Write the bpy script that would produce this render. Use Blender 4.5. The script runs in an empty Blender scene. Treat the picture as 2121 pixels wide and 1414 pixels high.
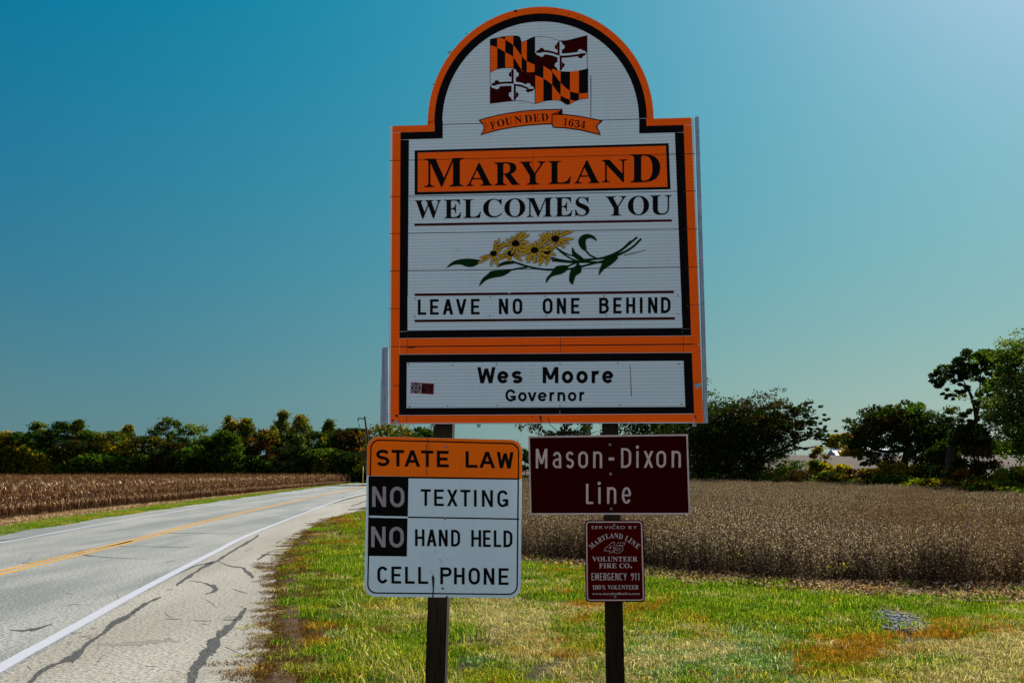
import bpy, bmesh, math, random
import numpy as np
from mathutils import Vector, Matrix

PI = math.pi
SC = bpy.context.scene
COL = SC.collection
random.seed(7)
RNG = np.random.default_rng(11)

# ------------------------------------------------------------------ camera, light, exposure
CAM_H = 2.0
F = 2062.0                       # focal length in photograph pixels (35 mm lens)
PITCH = math.atan(265.0 / F)
cam_d = bpy.data.cameras.new("camera")
cam_d.lens = 36.0 * F / 2121.0
cam_d.sensor_width = 36.0
cam_d.clip_start = 0.1
cam_d.clip_end = 5000
cam = bpy.data.objects.new("camera", cam_d)
COL.objects.link(cam)
cam.location = (0, 0, CAM_H)
cam.rotation_euler = (PI / 2 + PITCH, 0, 0)
SC.camera = cam

SUN_EL = math.radians(40)
SUN_AZ = math.radians(38)        # to the right of +Y
world = bpy.data.worlds.new("World")
SC.world = world
world.use_nodes = True
wn = world.node_tree
bg = wn.nodes["Background"]
sky = wn.nodes.new("ShaderNodeTexSky")
sky.sky_type = 'NISHITA'
sky.sun_disc = False
sky.sun_elevation = SUN_EL
sky.sun_rotation = SUN_AZ
sky.altitude = 100
sky.air_density = 1.0
sky.dust_density = 0.4
sky.ozone_density = 2.0
# the photograph's colour grade applied to the daylight sky ahead: a colour matrix, a hazier
# and dimmer band towards the horizon, a soft brightening round the sun
GRADE = ((0.866, 0.666, -0.689), (0.507, 0.467, 0.071), (1.831, -0.509, 0.836))
SKY_HAZE, SKY_HAZE_H, SKY_GLOW = (-1.854, -1.165, -1.776), 0.30, (1.9, 0.655, -0.163)
def wm(op, a, b=None):
    n = wn.nodes.new("ShaderNodeMath"); n.operation = op
    for k, v in enumerate((a, b)):
        if v is None: continue
        if hasattr(v, 'is_output'): wn.links.new(v, n.inputs[k])
        else: n.inputs[k].default_value = v
    return n.outputs[0]
sd = Vector((math.sin(SUN_AZ) * math.cos(SUN_EL), math.cos(SUN_AZ) * math.cos(SUN_EL), math.sin(SUN_EL)))
tc = wn.nodes.new("ShaderNodeTexCoord")
sx = wn.nodes.new("ShaderNodeSeparateXYZ")
wn.links.new(tc.outputs['Generated'], sx.inputs[0])
dt = wn.nodes.new("ShaderNodeVectorMath"); dt.operation = 'DOT_PRODUCT'
wn.links.new(tc.outputs['Generated'], dt.inputs[0]); dt.inputs[1].default_value = sd
zz_ = wm('MAXIMUM', sx.outputs[2], 0.0)
hz = wm('EXPONENT', wm('DIVIDE', zz_, -SKY_HAZE_H))
gw = wm('MAXIMUM', wm('SUBTRACT', dt.outputs['Value'], 0.45), 0.0)
sp = wn.nodes.new("ShaderNodeSeparateColor")
cb = wn.nodes.new("ShaderNodeCombineColor")
# behind the camera, the unseen sky is brightened and warmed to light the signs
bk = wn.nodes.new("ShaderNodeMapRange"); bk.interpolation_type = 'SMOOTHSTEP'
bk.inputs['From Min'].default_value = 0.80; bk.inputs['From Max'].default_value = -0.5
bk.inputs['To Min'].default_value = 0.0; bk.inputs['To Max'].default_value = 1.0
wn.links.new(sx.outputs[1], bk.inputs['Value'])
BACK_GAIN = (1.80, 1.36, 1.20)  # gains over the plain sky, red most, added to lift the shaded sheeting
wn.links.new(sky.outputs[0], sp.inputs[0])
for i in range(3):
    r_ = [wm('MULTIPLY', sp.outputs[j], GRADE[i][j]) for j in range(3)]
    v_ = wm('MAXIMUM', wm('ADD', wm('ADD', r_[0], r_[1]), r_[2]), 0.0)
    fac = wm('EXPONENT', wm('ADD', wm('MULTIPLY', hz, SKY_HAZE[i]), wm('MULTIPLY', gw, SKY_GLOW[i])))
    front = wm('MULTIPLY', v_, fac)
    back = wm('MULTIPLY', sp.outputs[i], BACK_GAIN[i])
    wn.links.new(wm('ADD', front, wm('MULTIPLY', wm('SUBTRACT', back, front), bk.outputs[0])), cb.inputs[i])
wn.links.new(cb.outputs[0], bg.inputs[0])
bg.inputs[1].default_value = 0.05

sun_d = bpy.data.lights.new("sun", 'SUN')
sun_d.energy = 5.0
sun_d.angle = math.radians(0.5)
sun_d.color = (1.0, 0.93, 0.82)
sun = bpy.data.objects.new("sun", sun_d)
COL.objects.link(sun)
sd = Vector((math.sin(SUN_AZ) * math.cos(SUN_EL), math.cos(SUN_AZ) * math.cos(SUN_EL), math.sin(SUN_EL)))
sun.rotation_euler = sd.to_track_quat('Z', 'Y').to_euler()
sun.location = sd * 50

vs = SC.view_settings
vs.view_transform = 'Standard'
vs.look = 'None'
vs.gamma = 1.0
vs.use_curve_mapping = False
vs.exposure = 1.0
SC.cycles.max_bounces = 6
SC.cycles.transparent_max_bounces = 4

# ------------------------------------------------------------------ measuring helpers
CT, ST = math.cos(PITCH), math.sin(PITCH)

def ray(px, py):
    x = (px - 1060.5) / F
    y = (707.0 - py) / F
    return Vector((x, CT - ST * y, ST + CT * y))

def gnd(px, py, z=0.0):
    r = ray(px, py)
    t = (z - CAM_H) / r.z
    return Vector((r.x * t, r.y * t, z))

def at(px, py, Y):
    r = ray(px, py)
    t = Y / r.y
    return Vector((r.x * t, Y, CAM_H + r.z * t))

def proj(x, y, z):                      # numpy: scene point -> photograph position
    d = y * CT + (z - CAM_H) * ST
    v = -y * ST + (z - CAM_H) * CT
    return 1060.5 + F * x / d, 707.0 - F * v / d

# ------------------------------------------------------------------ materials
MATS = {}

def nodes(name):
    m = bpy.data.materials.new(name)
    m.use_nodes = True
    nt = m.node_tree
    b = nt.nodes["Principled BSDF"]
    MATS[name] = m
    return m, nt, b

def N(nt, t, **kw):
    n = nt.nodes.new(t)
    for k, v in kw.items():
        if k in n.bl_rna.properties:
            setattr(n, k, v)
        else:
            n.inputs[k].default_value = v
    return n

def ramp(nt, fac, stops):
    r = nt.nodes.new("ShaderNodeValToRGB")
    el = r.color_ramp.elements
    while len(el) < len(stops):
        el.new(0.5)
    for e, (p, c) in zip(el, stops):
        e.position = p
        e.color = (c[0], c[1], c[2], 1) if not isinstance(c, (int, float)) else (c, c, c, 1)
    nt.links.new(fac, r.inputs[0])
    return r

def mixc(nt, fac, a, b, mode='MIX'):
    m = nt.nodes.new("ShaderNodeMix")
    m.data_type = 'RGBA'
    m.blend_type = mode
    for s, v in ((0, fac), (6, a), (7, b)):
        if hasattr(v, 'is_output'):
            nt.links.new(v, m.inputs[s])
        elif isinstance(v, (tuple, list)):
            m.inputs[s].default_value = (v[0], v[1], v[2], 1)
        else:
            m.inputs[s].default_value = v
    return m.outputs[2]

def posn(nt, scale=(1, 1, 1)):
    g = nt.nodes.new("ShaderNodeNewGeometry")
    mp = nt.nodes.new("ShaderNodeMapping")
    mp.inputs['Scale'].default_value = scale
    nt.links.new(g.outputs['Position'], mp.inputs[0])
    return mp.outputs[0]

def noise(nt, vec, scale, detail=4, rough=0.55):
    n = N(nt, "ShaderNodeTexNoise", Scale=scale, Detail=detail, Roughness=rough)
    nt.links.new(vec, n.inputs['Vector'])
    return n.outputs[0]

def plain(name, col, rough=0.6, spec=0.3, metal=0.0, vary=0.12, nscale=9.0):
    m, nt, b = nodes(name)
    n = noise(nt, posn(nt), nscale)
    lo = tuple(c * (1 - vary) for c in col)
    hi = tuple(min(1, c * (1 + vary)) for c in col)
    r = ramp(nt, n, [(0.3, lo), (0.7, hi)])
    nt.links.new(r.outputs[0], b.inputs['Base Color'])
    b.inputs['Roughness'].default_value = rough
    b.inputs['Specular IOR Level'].default_value = spec
    b.inputs['Metallic'].default_value = metal
    return m

def sheeting(name, col, band=0.07, rough=0.42, dirt=(0.35, 0.33, 0.36), dirt_amt=0.25, spec=0.08):
    """retroreflective sheeting: fine horizontal corrugation lines, soft stains"""
    m, nt, b = nodes(name)
    w = N(nt, "ShaderNodeTexWave", Scale=0.5)
    w.wave_type = 'BANDS'; w.bands_direction = 'Z'
    v = posn(nt, (40 / PI * 1.0, 40 / PI, 78.0))
    nt.links.new(posn(nt, (1, 1, 24.0)), w.inputs['Vector'])
    n = noise(nt, posn(nt, (1.2, 1.2, 2.2)), 1.6, 5, 0.6)
    st = noise(nt, posn(nt, (9, 9, 0.8)), 2.2, 4, 0.6)
    c1 = mixc(nt, ramp(nt, n, [(0.42, 0.0), (0.75, dirt_amt)]).outputs[0], col, tuple(c * d for c, d in zip(col, (dirt[0] / .4, dirt[1] / .4, dirt[2] / .4))))
    c2 = mixc(nt, ramp(nt, st, [(0.5, 0.0), (0.8, 0.18)]).outputs[0], c1, tuple(c * 0.7 for c in col))
    c3 = mixc(nt, ramp(nt, w.outputs[0], [(0.15, band * 2.2), (0.6, 0.0)]).outputs[0], c2, (0, 0, 0))
    nt.links.new(c3, b.inputs['Base Color'])
    b.inputs['Roughness'].default_value = rough
    b.inputs['Specular IOR Level'].default_value = spec
    return m

sheeting('white_sheeting', (0.60, 0.78, 0.87))
sheeting('law_white', (0.66, 0.86, 0.94), band=0.0)
sheeting('orange_sheeting', (1.0, 0.125, 0.0), band=0.04, dirt_amt=0.1)
sheeting('law_orange', (1.0, 0.17, 0.0), band=0.0, dirt_amt=0.05)
plain('black_print', (0.004, 0.004, 0.005), 0.6, 0.04)
plain('law_black', (0.004, 0.004, 0.004), 0.6, 0.04)
plain('letter_grey', (0.33, 0.31, 0.33), 0.5, 0.2)
plain('maroon_line', (0.04, 0.001, 0.002), 0.6, 0.03)
plain('flag_red', (0.035, 0.001, 0.001), 0.6, 0.03)
plain('brown_sheeting', (0.030, 0.002, 0.001), 0.7, 0.0)
plain('brown_sign_white', (0.56, 0.46, 0.44), 0.5, 0.2)
plain('fire_red', (0.068, 0.001, 0.001), 0.7, 0.0)
plain('fire_white', (0.52, 0.46, 0.46), 0.5, 0.2)
plain('petal_yellow', (0.55, 0.34, 0.012), 0.5, 0.2)
plain('leaf_print', (0.002, 0.028, 0.006), 0.6, 0.03)
plain('stain_grey', (0.28, 0.34, 0.36), 0.6, 0.2)
plain('bird_white', (0.45, 0.62, 0.66), 0.6, 0.2)
plain('drip_red', (0.16, 0.02, 0.04), 0.6, 0.2)
plain('rust_mark', (0.04, 0.018, 0.01), 0.7, 0.2)
plain('sticker_red', (0.12, 0.003, 0.006), 0.5, 0.2)
plain('sticker_blue', (0.006, 0.012, 0.05), 0.5, 0.2)
plain('sticker_white', (0.55, 0.62, 0.68), 0.5, 0.2)
plain('seam_dark', (0.02, 0.018, 0.018), 0.8, 0.02)
plain('bolt_metal', (0.16, 0.19, 0.21), 0.4, 0.5, 0.7)
plain('sheet_edge', (0.55, 0.56, 0.58), 0.45, 0.4, 0.3)

def galvanised():
    m, nt, b = nodes('galvanised')
    n = noise(nt, posn(nt, (6, 6, 1.5)), 6, 4)
    r = ramp(nt, n, [(0.3, (0.17, 0.25, 0.33)), (0.7, (0.30, 0.40, 0.50))])
    nt.links.new(r.outputs[0], b.inputs['Base Color'])
    b.inputs['Metallic'].default_value = 0.35
    b.inputs['Roughness'].default_value = 0.5
galvanised()

def wood(name, a, c):
    m, nt, b = nodes(name)
    n = noise(nt, posn(nt, (30, 30, 1.1)), 3.0, 7, 0.65)
    n2 = noise(nt, posn(nt, (1, 1, 0.5)), 2.5, 3)
    r = ramp(nt, n, [(0.34, a), (0.5, tuple((x + y) / 2 for x, y in zip(a, c))), (0.68, c)])
    o = mixc(nt, ramp(nt, n2, [(0.4, 0.0), (0.7, 0.6)]).outputs[0], r.outputs[0], tuple(x * .6 for x in a))
    nt.links.new(o, b.inputs['Base Color'])
    b.inputs['Roughness'].default_value = 0.85
    b.inputs['Specular IOR Level'].default_value = 0.15
    bp = N(nt, "ShaderNodeBump", Strength=0.5, Distance=0.004)
    nt.links.new(n, bp.inputs['Height'])
    nt.links.new(bp.outputs[0], b.inputs['Normal'])
wood('post_wood', (0.005, 0.0035, 0.0015), (0.030, 0.021, 0.010))
wood('bark', (0.012, 0.010, 0.008), (0.05, 0.042, 0.034))
wood('pole_wood', (0.02, 0.02, 0.018), (0.07, 0.06, 0.05))

def foliage(name, cols, trans=0.4, rough=0.7, big=0.25, bigcol=None, tcol=1.3, gloss=0.0):
    """leaf material: colour by the leaf's own random value, light comes through the blade"""
    m, nt, b = nodes(name)
    nt.nodes.remove(b)
    out = nt.nodes["Material Output"]
    a = N(nt, "ShaderNodeAttribute", attribute_name="var")
    k = len(cols)
    r = ramp(nt, a.outputs['Fac'], [((i + 0.5) / k, c) for i, c in enumerate(cols)])
    c = r.outputs[0]
    if bigcol:
        n = noise(nt, posn(nt), big, 4, 0.6)
        c = mixc(nt, ramp(nt, n, [(0.48, 0.0), (0.66, 0.75)]).outputs[0], c, bigcol)
    d = N(nt, "ShaderNodeBsdfDiffuse")
    t = N(nt, "ShaderNodeBsdfTranslucent")
    g = N(nt, "ShaderNodeBsdfGlossy", Roughness=0.45)
    g.inputs['Color'].default_value = (0.9, 0.95, 1.0, 1)
    nt.links.new(c, d.inputs[0])
    tc = mixc(nt, 1.0, c, (tcol, tcol * 1.0, tcol * 0.6), 'MULTIPLY')
    nt.links.new(tc, t.inputs[0])
    m1 = N(nt, "ShaderNodeMixShader"); m1.inputs[0].default_value = trans
    nt.links.new(d.outputs[0], m1.inputs[1]); nt.links.new(t.outputs[0], m1.inputs[2])
    m2 = N(nt, "ShaderNodeMixShader"); m2.inputs[0].default_value = gloss
    nt.links.new(m1.outputs[0], m2.inputs[1]); nt.links.new(g.outputs[0], m2.inputs[2])
    nt.links.new(m2.outputs[0], out.inputs[0])
    return m

foliage('leaf_dark', [(0.007, 0.017, 0.004), (0.015, 0.030, 0.006), (0.034, 0.048, 0.009)], 0.38)
foliage('leaf_green', [(0.014, 0.045, 0.005), (0.035, 0.080, 0.008), (0.08, 0.12, 0.012)], 0.45)
foliage('leaf_pale', [(0.05, 0.09, 0.025), (0.10, 0.14, 0.04), (0.17, 0.19, 0.06)], 0.5)
foliage('leaf_olive', [(0.03, 0.045, 0.005), (0.09, 0.09, 0.008), (0.17, 0.13, 0.010)], 0.45)
foliage('leaf_gold', [(0.09, 0.10, 0.010), (0.22, 0.17, 0.012), (0.34, 0.20, 0.015)], 0.5)
foliage('leaf_yellow', [(0.07, 0.10, 0.006), (0.16, 0.16, 0.008), (0.30, 0.24, 0.010)], 0.5)
foliage('leaf_rust', [(0.03, 0.022, 0.004), (0.10, 0.042, 0.006), (0.22, 0.085, 0.010)], 0.4)
foliage('leaf_brown', [(0.010, 0.014, 0.004), (0.032, 0.024, 0.007), (0.065, 0.036, 0.010)], 0.3)
foliage('grass_green', [(0.007, 0.042, 0.0), (0.035, 0.135, 0.0), (0.11, 0.23, 0.001), (0.38, 0.42, 0.06)], 0.45)
foliage('grass_lime', [(0.022, 0.065, 0.0), (0.09, 0.165, 0.001), (0.24, 0.25, 0.003), (0.52, 0.42, 0.07)], 0.45)
foliage('grass_straw', [(0.17, 0.13, 0.035), (0.48, 0.38, 0.17), (0.74, 0.64, 0.38), (0.10, 0.14, 0.005)], 0.4)
foliage('grass_rust', [(0.18, 0.07, 0.008), (0.36, 0.15, 0.012), (0.46, 0.25, 0.04), (0.15, 0.14, 0.008)], 0.4)
foliage('grass_dead', [(0.04, 0.018, 0.009), (0.11, 0.05, 0.022), (0.26, 0.14, 0.06), (0.07, 0.07, 0.01)], 0.3)
foliage('grass_bluish', [(0.015, 0.08, 0.012), (0.05, 0.16, 0.03), (0.18, 0.28, 0.10), (0.55, 0.58, 0.40)], 0.45)
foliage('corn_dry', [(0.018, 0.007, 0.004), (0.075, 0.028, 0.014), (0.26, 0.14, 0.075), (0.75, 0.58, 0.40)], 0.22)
foliage('corn_top', [(0.06, 0.038, 0.028), (0.11, 0.075, 0.055), (0.18, 0.13, 0.10)], 0.3)
foliage('soy_dry', [(0.016, 0.010, 0.007), (0.065, 0.044, 0.033), (0.23, 0.165, 0.128), (0.60, 0.49, 0.41)], 0.3,
        bigcol=(0.10, 0.054, 0.032), big=0.13)
foliage('husk_litter', [(0.20, 0.12, 0.06), (0.40, 0.27, 0.16), (0.60, 0.44, 0.30)], 0.2)

# ------------------------------------------------------------------ object helpers
def tag(o, label=None, cat=None, group=None, kind=None):
    for k, v in (('label', label), ('category', cat), ('group', group), ('kind', kind)):
        if v:
            o[k] = v
    return o

def thing(name, label, cat, loc=(0, 0, 0), group=None):
    o = bpy.data.objects.new(name, None)
    o.empty_display_size = 0.2
    COL.objects.link(o)
    o.location = loc
    return tag(o, label, cat, group)

def link(name, me, parent=None, loc=None):
    o = bpy.data.objects.new(name, me)
    COL.objects.link(o)
    if parent:
        o.parent = parent
    if loc is not None:
        o.location = loc
    return o

def setmats(me, mats):
    for m in mats:
        me.materials.append(MATS[m])

def mesh_np(name, V, quads=None, tris=None, var=None, mats=('leaf_dark',), mi=None, smooth=False):
    me = bpy.data.meshes.new(name)
    V = np.asarray(V, dtype=np.float32)
    nq = 0 if quads is None else len(quads)
    ntr = 0 if tris is None else len(tris)
    me.vertices.add(len(V))
    me.vertices.foreach_set("co", V.ravel())
    me.loops.add(nq * 4 + ntr * 3)
    idx = []
    st = []
    if nq:
        idx.append(np.asarray(quads, dtype=np.int32).ravel()); st.append(np.arange(nq) * 4)
    if ntr:
        idx.append(np.asarray(tris, dtype=np.int32).ravel()); st.append(nq * 4 + np.arange(ntr) * 3)
    me.loops.foreach_set("vertex_index", np.concatenate(idx))
    me.polygons.add(nq + ntr)
    me.polygons.foreach_set("loop_start", np.concatenate(st).astype(np.int32))
    if mi is not None:
        me.polygons.foreach_set("material_index", np.asarray(mi, dtype=np.int32))
    if smooth:
        me.polygons.foreach_set("use_smooth", np.ones(nq + ntr, dtype=bool))
    me.update(calc_edges=True)
    if var is not None:
        a = me.attributes.new("var", 'FLOAT', 'POINT')
        a.data.foreach_set("value", np.asarray(var, dtype=np.float32))
    setmats(me, mats)
    me.validate()
    return me

class MB:
    """collects polygons (scene coordinates) for ONE mesh"""
    def __init__(s):
        s.v, s.f, s.m = [], [], []
        s.mats = []
    def mat(s, name):
        if name not in s.mats:
            s.mats.append(name)
        return s.mats.index(name)
    def poly(s, pts, mat):
        k = len(s.v)
        s.v += [tuple(p) for p in pts]
        s.f.append(list(range(k, k + len(pts))))
        s.m.append(s.mat(mat))
    def mesh(s, vs_, fs, mat):
        k = len(s.v)
        s.v += [tuple(p) for p in vs_]
        i = s.mat(mat)
        for f in fs:
            s.f.append([a + k for a in f]); s.m.append(i)
    def box8(s, a, mat):
        s.mesh(a, [(0, 3, 2, 1), (4, 5, 6, 7), (0, 1, 5, 4), (1, 2, 6, 5), (2, 3, 7, 6), (3, 0, 4, 7)], mat)
    def box(s, lo, hi, mat):
        x0, y0, z0 = lo; x1, y1, z1 = hi
        s.box8([(x0, y0, z0), (x1, y0, z0), (x1, y1, z0), (x0, y1, z0), (x0, y0, z1), (x1, y0, z1), (x1, y1, z1), (x0, y1, z1)], mat)
    def tube(s, pts, rad, mat, n=6):
        v, f = tube(pts, rad, n)
        s.mesh(v, f, mat)
    def build(s, name, parent=None, smooth=False, origin=None):
        me = bpy.data.meshes.new(name)
        o0 = Vector(parent.location) if parent else Vector(origin or (0, 0, 0))
        if parent and parent.parent:
            o0 = Vector(origin or (0, 0, 0))
        me.from_pydata([tuple(Vector(v) - o0) for v in s.v], [], s.f)
        for i, p in enumerate(me.polygons):
            p.material_index = s.m[i]
            p.use_smooth = smooth
        setmats(me, s.mats)
        me.update()
        o = link(name, me, parent)
        if parent is None:
            o.location = o0
        return o

def tube(pts, rad, n=6):
    pts = [Vector(p) for p in pts]
    V, Fc = [], []
    for i, p in enumerate(pts):
        d = (pts[min(i + 1, len(pts) - 1)] - pts[max(i - 1, 0)])
        d = d.normalized() if d.length > 1e-9 else Vector((0, 0, 1))
        a = d.cross(Vector((0, 0, 1)) if abs(d.z) < 0.9 else Vector((1, 0, 0))).normalized()
        b = d.cross(a)
        for k in range(n):
            t = 2 * PI * k / n
            V.append(p + (a * math.cos(t) + b * math.sin(t)) * rad[i])
    for i in range(len(pts) - 1):
        for k in range(n):
            Fc.append((i * n + k, i * n + (k + 1) % n, (i + 1) * n + (k + 1) % n, (i + 1) * n + k))
    Fc.append(tuple(range(n - 1, -1, -1)))
    Fc.append(tuple(range((len(pts) - 1) * n, len(pts) * n)))
    return V, Fc

def catmull(P, n=8):
    P = [Vector(p) for p in P]
    P = [P[0] * 2 - P[1]] + P + [P[-1] * 2 - P[-2]]
    out = []
    for i in range(1, len(P) - 2):
        for k in range(n):
            t = k / n
            a, b, c, d = P[i - 1:i + 3]
            out.append(0.5 * ((2 * b) + (c - a) * t + (2 * a - 5 * b + 4 * c - d) * t * t + (3 * b - a - 3 * c + d) * t ** 3))
    out.append(P[-2])
    return out

_perm = {}
def vnoise(x, y, sc, seed=0):
    x = np.asarray(x, dtype=float) / sc; y = np.asarray(y, dtype=float) / sc
    if seed not in _perm:
        _perm[seed] = np.random.default_rng(seed + 99).random((256, 256))
    T = _perm[seed]
    xi = np.floor(x).astype(int); yi = np.floor(y).astype(int)
    fx = x - xi; fy = y - yi
    fx = fx * fx * (3 - 2 * fx); fy = fy * fy * (3 - 2 * fy)
    g = lambda a, b: T[a % 256, b % 256]
    return (g(xi, yi) * (1 - fx) + g(xi + 1, yi) * fx) * (1 - fy) + (g(xi, yi + 1) * (1 - fx) + g(xi + 1, yi + 1) * fx) * fy

def sstep(a, b, x):
    t = np.clip((x - a) / (b - a), 0, 1)
    return t * t * (3 - 2 * t)

# ------------------------------------------------------------------ road geometry measured on the ground
def g2(l):
    return [gnd(*p) for p in l]
yellow = [Vector((-7.6, -12, 0)), Vector((-8.4, 4, 0))] + g2([(0, 1186), (272, 1120), (538, 1053), (756, 1007)]) + \
    [Vector((-18.0, 150, 0)), Vector((-13, 200, 0)), Vector((0, 260, 0)), Vector((30, 330, 0))]
rline = [Vector((-1.7, -12, 0)), Vector((-4.1, 4, 0))] + g2([(0, 1383), (90, 1333), (179, 1284), (269, 1234), (358, 1187), (448, 1141), (538, 1098), (681, 1043), (756, 1020)]) + \
    [Vector((-14.3, 125, 0)), Vector((-14.4, 150, 0)), Vector((-9.8, 200, 0)), Vector((2.4, 258, 0)), Vector((31.5, 327, 0))]
edge = [Vector((-2.2, -12, 0)), Vector((-2.3, 3, 0))] + g2([(516, 1414), (530, 1385), (559, 1324), (568, 1250), (573, 1180), (592, 1145), (622, 1112), (681, 1076), (756, 1057)]) + \
    [Vector((-9.0, 75, 0)), Vector((-11.6, 110, 0)), Vector((-12.6, 150, 0)), Vector((-8.0, 200, 0)), Vector((4, 256, 0)), Vector((33, 325, 0))]
YEL, RLN, EDG = catmull(yellow, 8), catmull(rline, 8), catmull(edge, 8)

def xof(line, y):
    ys = np.array([p.y for p in line]); xs = np.array([p.x for p in line])
    o = np.argsort(ys)
    return np.interp(y, ys[o], xs[o])

def coff(y):
    """how far the corn stands from the centre line: the verge narrows along the road"""
    return np.interp(y, [60, 150], [12.1, 6.4])

def gz(x, y):
    """height of the ground"""
    x = np.asarray(x, dtype=float); y = np.asarray(y, dtype=float)
    xc = xof(YEL, y)
    xe = xof(EDG, y)
    left = xc - 5.0 - x                       # metres beyond the left pavement edge
    z = -0.5 * sstep(0.0, np.maximum(coff(y) - 5.0, 1.2), left)
    right = x - xe
    on = (left < 0) & (right < 0)
    z = np.where(on, -0.05, z)
    z = z + np.where(right > 0, 0.02 * sstep(0.0, 0.5, right) - 0.05 * (1 - sstep(0, 0.25, right)), 0)
    z = z + np.where((left > 0), -0.02 * (1 - sstep(0, .4, left)), 0)
    off = sstep(0.6, 3.0, np.maximum(left, right))
    z = z + off * (0.10 * (vnoise(x, y, 3.0, 1) - 0.5) + 0.05 * (vnoise(x, y, 0.9, 2) - 0.5))
    hill = sstep(95, 215, y) * sstep(8, 45, x) * 4.6 + sstep(120, 330, y) * 1.0
    z = z + hill
    return z

def ribbon(name, L, R, z, mat, kind='structure', parent=None, label=None):
    n = min(len(L), len(R))
    V = []
    for i in range(n):
        V.append((L[i][0], L[i][1], z)); V.append((R[i][0], R[i][1], z))
    me = bpy.data.meshes.new(name)
    me.from_pydata(V, [], [(2 * i, 2 * i + 1, 2 * i + 3, 2 * i + 2) for i in range(n - 1)])
    setmats(me, [mat])
    o = link(name, me, parent)
    if parent is None:
        o['kind'] = kind
    if label:
        o['label'] = label
    return o

def offset(line, d):
    out = []
    for i, p in enumerate(line):
        t = (line[min(i + 1, len(line) - 1)] - line[max(i - 1, 0)]).normalized()
        out.append(p + Vector((t.y, -t.x, 0)) * d)       # +d is to the right
    return out

# ground material
def ground_mat():
    m, nt, b = nodes('ground_soil')
    n1 = noise(nt, posn(nt), 0.35, 5, 0.6)
    n2 = noise(nt, posn(nt), 14, 6, 0.7)
    n3 = noise(nt, posn(nt), 60, 3, 0.7)
    a = ramp(nt, n2, [(0.35, (0.014, 0.011, 0.005)), (0.5, (0.045, 0.034, 0.014)), (0.68, (0.12, 0.09, 0.045))])
    c = mixc(nt, ramp(nt, n1, [(0.4, 0.0), (0.65, 0.7)]).outputs[0], a.outputs[0], (0.028, 0.036, 0.006))
    c = mixc(nt, ramp(nt, n3, [(0.45, 0.0), (0.62, 0.5)]).outputs[0], c, (0.02, 0.018, 0.01))
    nt.links.new(c, b.inputs['Base Color'])
    b.inputs['Roughness'].default_value = 0.95
    b.inputs['Specular IOR Level'].default_value = 0.1
    bp = N(nt, "ShaderNodeBump", Strength=0.8, Distance=0.03)
    nt.links.new(n2, bp.inputs['Height']); nt.links.new(bp.outputs[0], b.inputs['Normal'])
ground_mat()

def field_mat():
    m, nt, b = nodes('far_field')
    n1 = noise(nt, posn(nt, (0.3, 1, 1)), 0.5, 5, 0.6)
    n2 = noise(nt, posn(nt, (1.5, 0.5, 1)), 2.5, 6, 0.75)
    a = ramp(nt, n2, [(0.35, (0.03, 0.023, 0.018)), (0.65, (0.075, 0.058, 0.045))])
    c = mixc(nt, ramp(nt, n1, [(0.4, 0.0), (0.65, 0.5)]).outputs[0], a.outputs[0], (0.05, 0.036, 0.026))
    nt.links.new(c, b.inputs['Base Color'])
    b.inputs['Roughness'].default_value = 0.95
    b.inputs['Specular IOR Level'].default_value = 0.1
field_mat()

def asphalt(name, c_lo, c_mid, c_hi, tracks):
    m, nt, b = nodes(name)
    fine = noise(nt, posn(nt), 21, 4, 0.95)
    mid = noise(nt, posn(nt), 9, 4, 0.7)
    big = noise(nt, posn(nt, (1.1, 0.18, 1)), 0.6, 4, 0.6)
    a = ramp(nt, fine, [(0.41, c_lo), (0.49, c_mid), (0.58, c_hi)])
    c = mixc(nt, ramp(nt, big, [(0.38, 0.0), (0.60, 1.0)]).outputs[0], a.outputs[0], tracks, 'MULTIPLY')
    c = mixc(nt, ramp(nt, mid, [(0.5, 0.0), (0.8, 0.35)]).outputs[0], c, (0.7, 0.7, 0.7), 'MULTIPLY')
    nt.links.new(c, b.inputs['Base Color'])
    b.inputs['Roughness'].default_value = 0.75
    b.inputs['Specular IOR Level'].default_value = 0.35
    bp = N(nt, "ShaderNodeBump", Strength=0.5, Distance=0.006)
    nt.links.new(fine, bp.inputs['Height']); nt.links.new(bp.outputs[0], b.inputs['Normal'])
asphalt('lane_asphalt', (0.045, 0.055, 0.060), (0.185, 0.188, 0.18), (0.36, 0.36, 0.32), (0.60, 0.64, 0.66))
asphalt('shoulder_asphalt', (0.05, 0.048, 0.04), (0.235, 0.225, 0.19), (0.36, 0.345, 0.30), (0.8, 0.78, 0.75))

def worn(name, col, under, amt=0.55, rough=0.6):
    m, nt, b = nodes(name)
    n = noise(nt, posn(nt), 26, 6, 0.8)
    c = mixc(nt, ramp(nt, n, [(amt, 0.0), (amt + 0.08, 0.9)]).outputs[0], col, under)
    nt.links.new(c, b.inputs['Base Color'])
    b.inputs['Roughness'].default_value = rough
    b.inputs['Specular IOR Level'].default_value = 0.08
worn('white_paint', (0.34, 0.35, 0.40), (0.22, 0.22, 0.21), 0.56)
worn('yellow_paint', (0.46, 0.24, 0.03), (0.17, 0.14, 0.09), 0.53)
worn('tar_seal', (0.036, 0.038, 0.040), (0.13, 0.125, 0.11), 0.50, 0.7)
worn('dust_stain', (0.15, 0.13, 0.11), (0.26, 0.25, 0.22), 0.5, 0.8)
worn('edge_dirt', (0.075, 0.045, 0.024), (0.02, 0.012, 0.007), 0.50, 0.95)
worn('sand_dirt', (0.24, 0.16, 0.10), (0.09, 0.055, 0.032), 0.46, 0.95)
worn('litter_ground', (0.26, 0.17, 0.10), (0.10, 0.06, 0.035), 0.47, 0.95)
worn('stone_grey', (0.05, 0.06, 0.075), (0.16, 0.18, 0.21), 0.5, 0.7)

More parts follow.
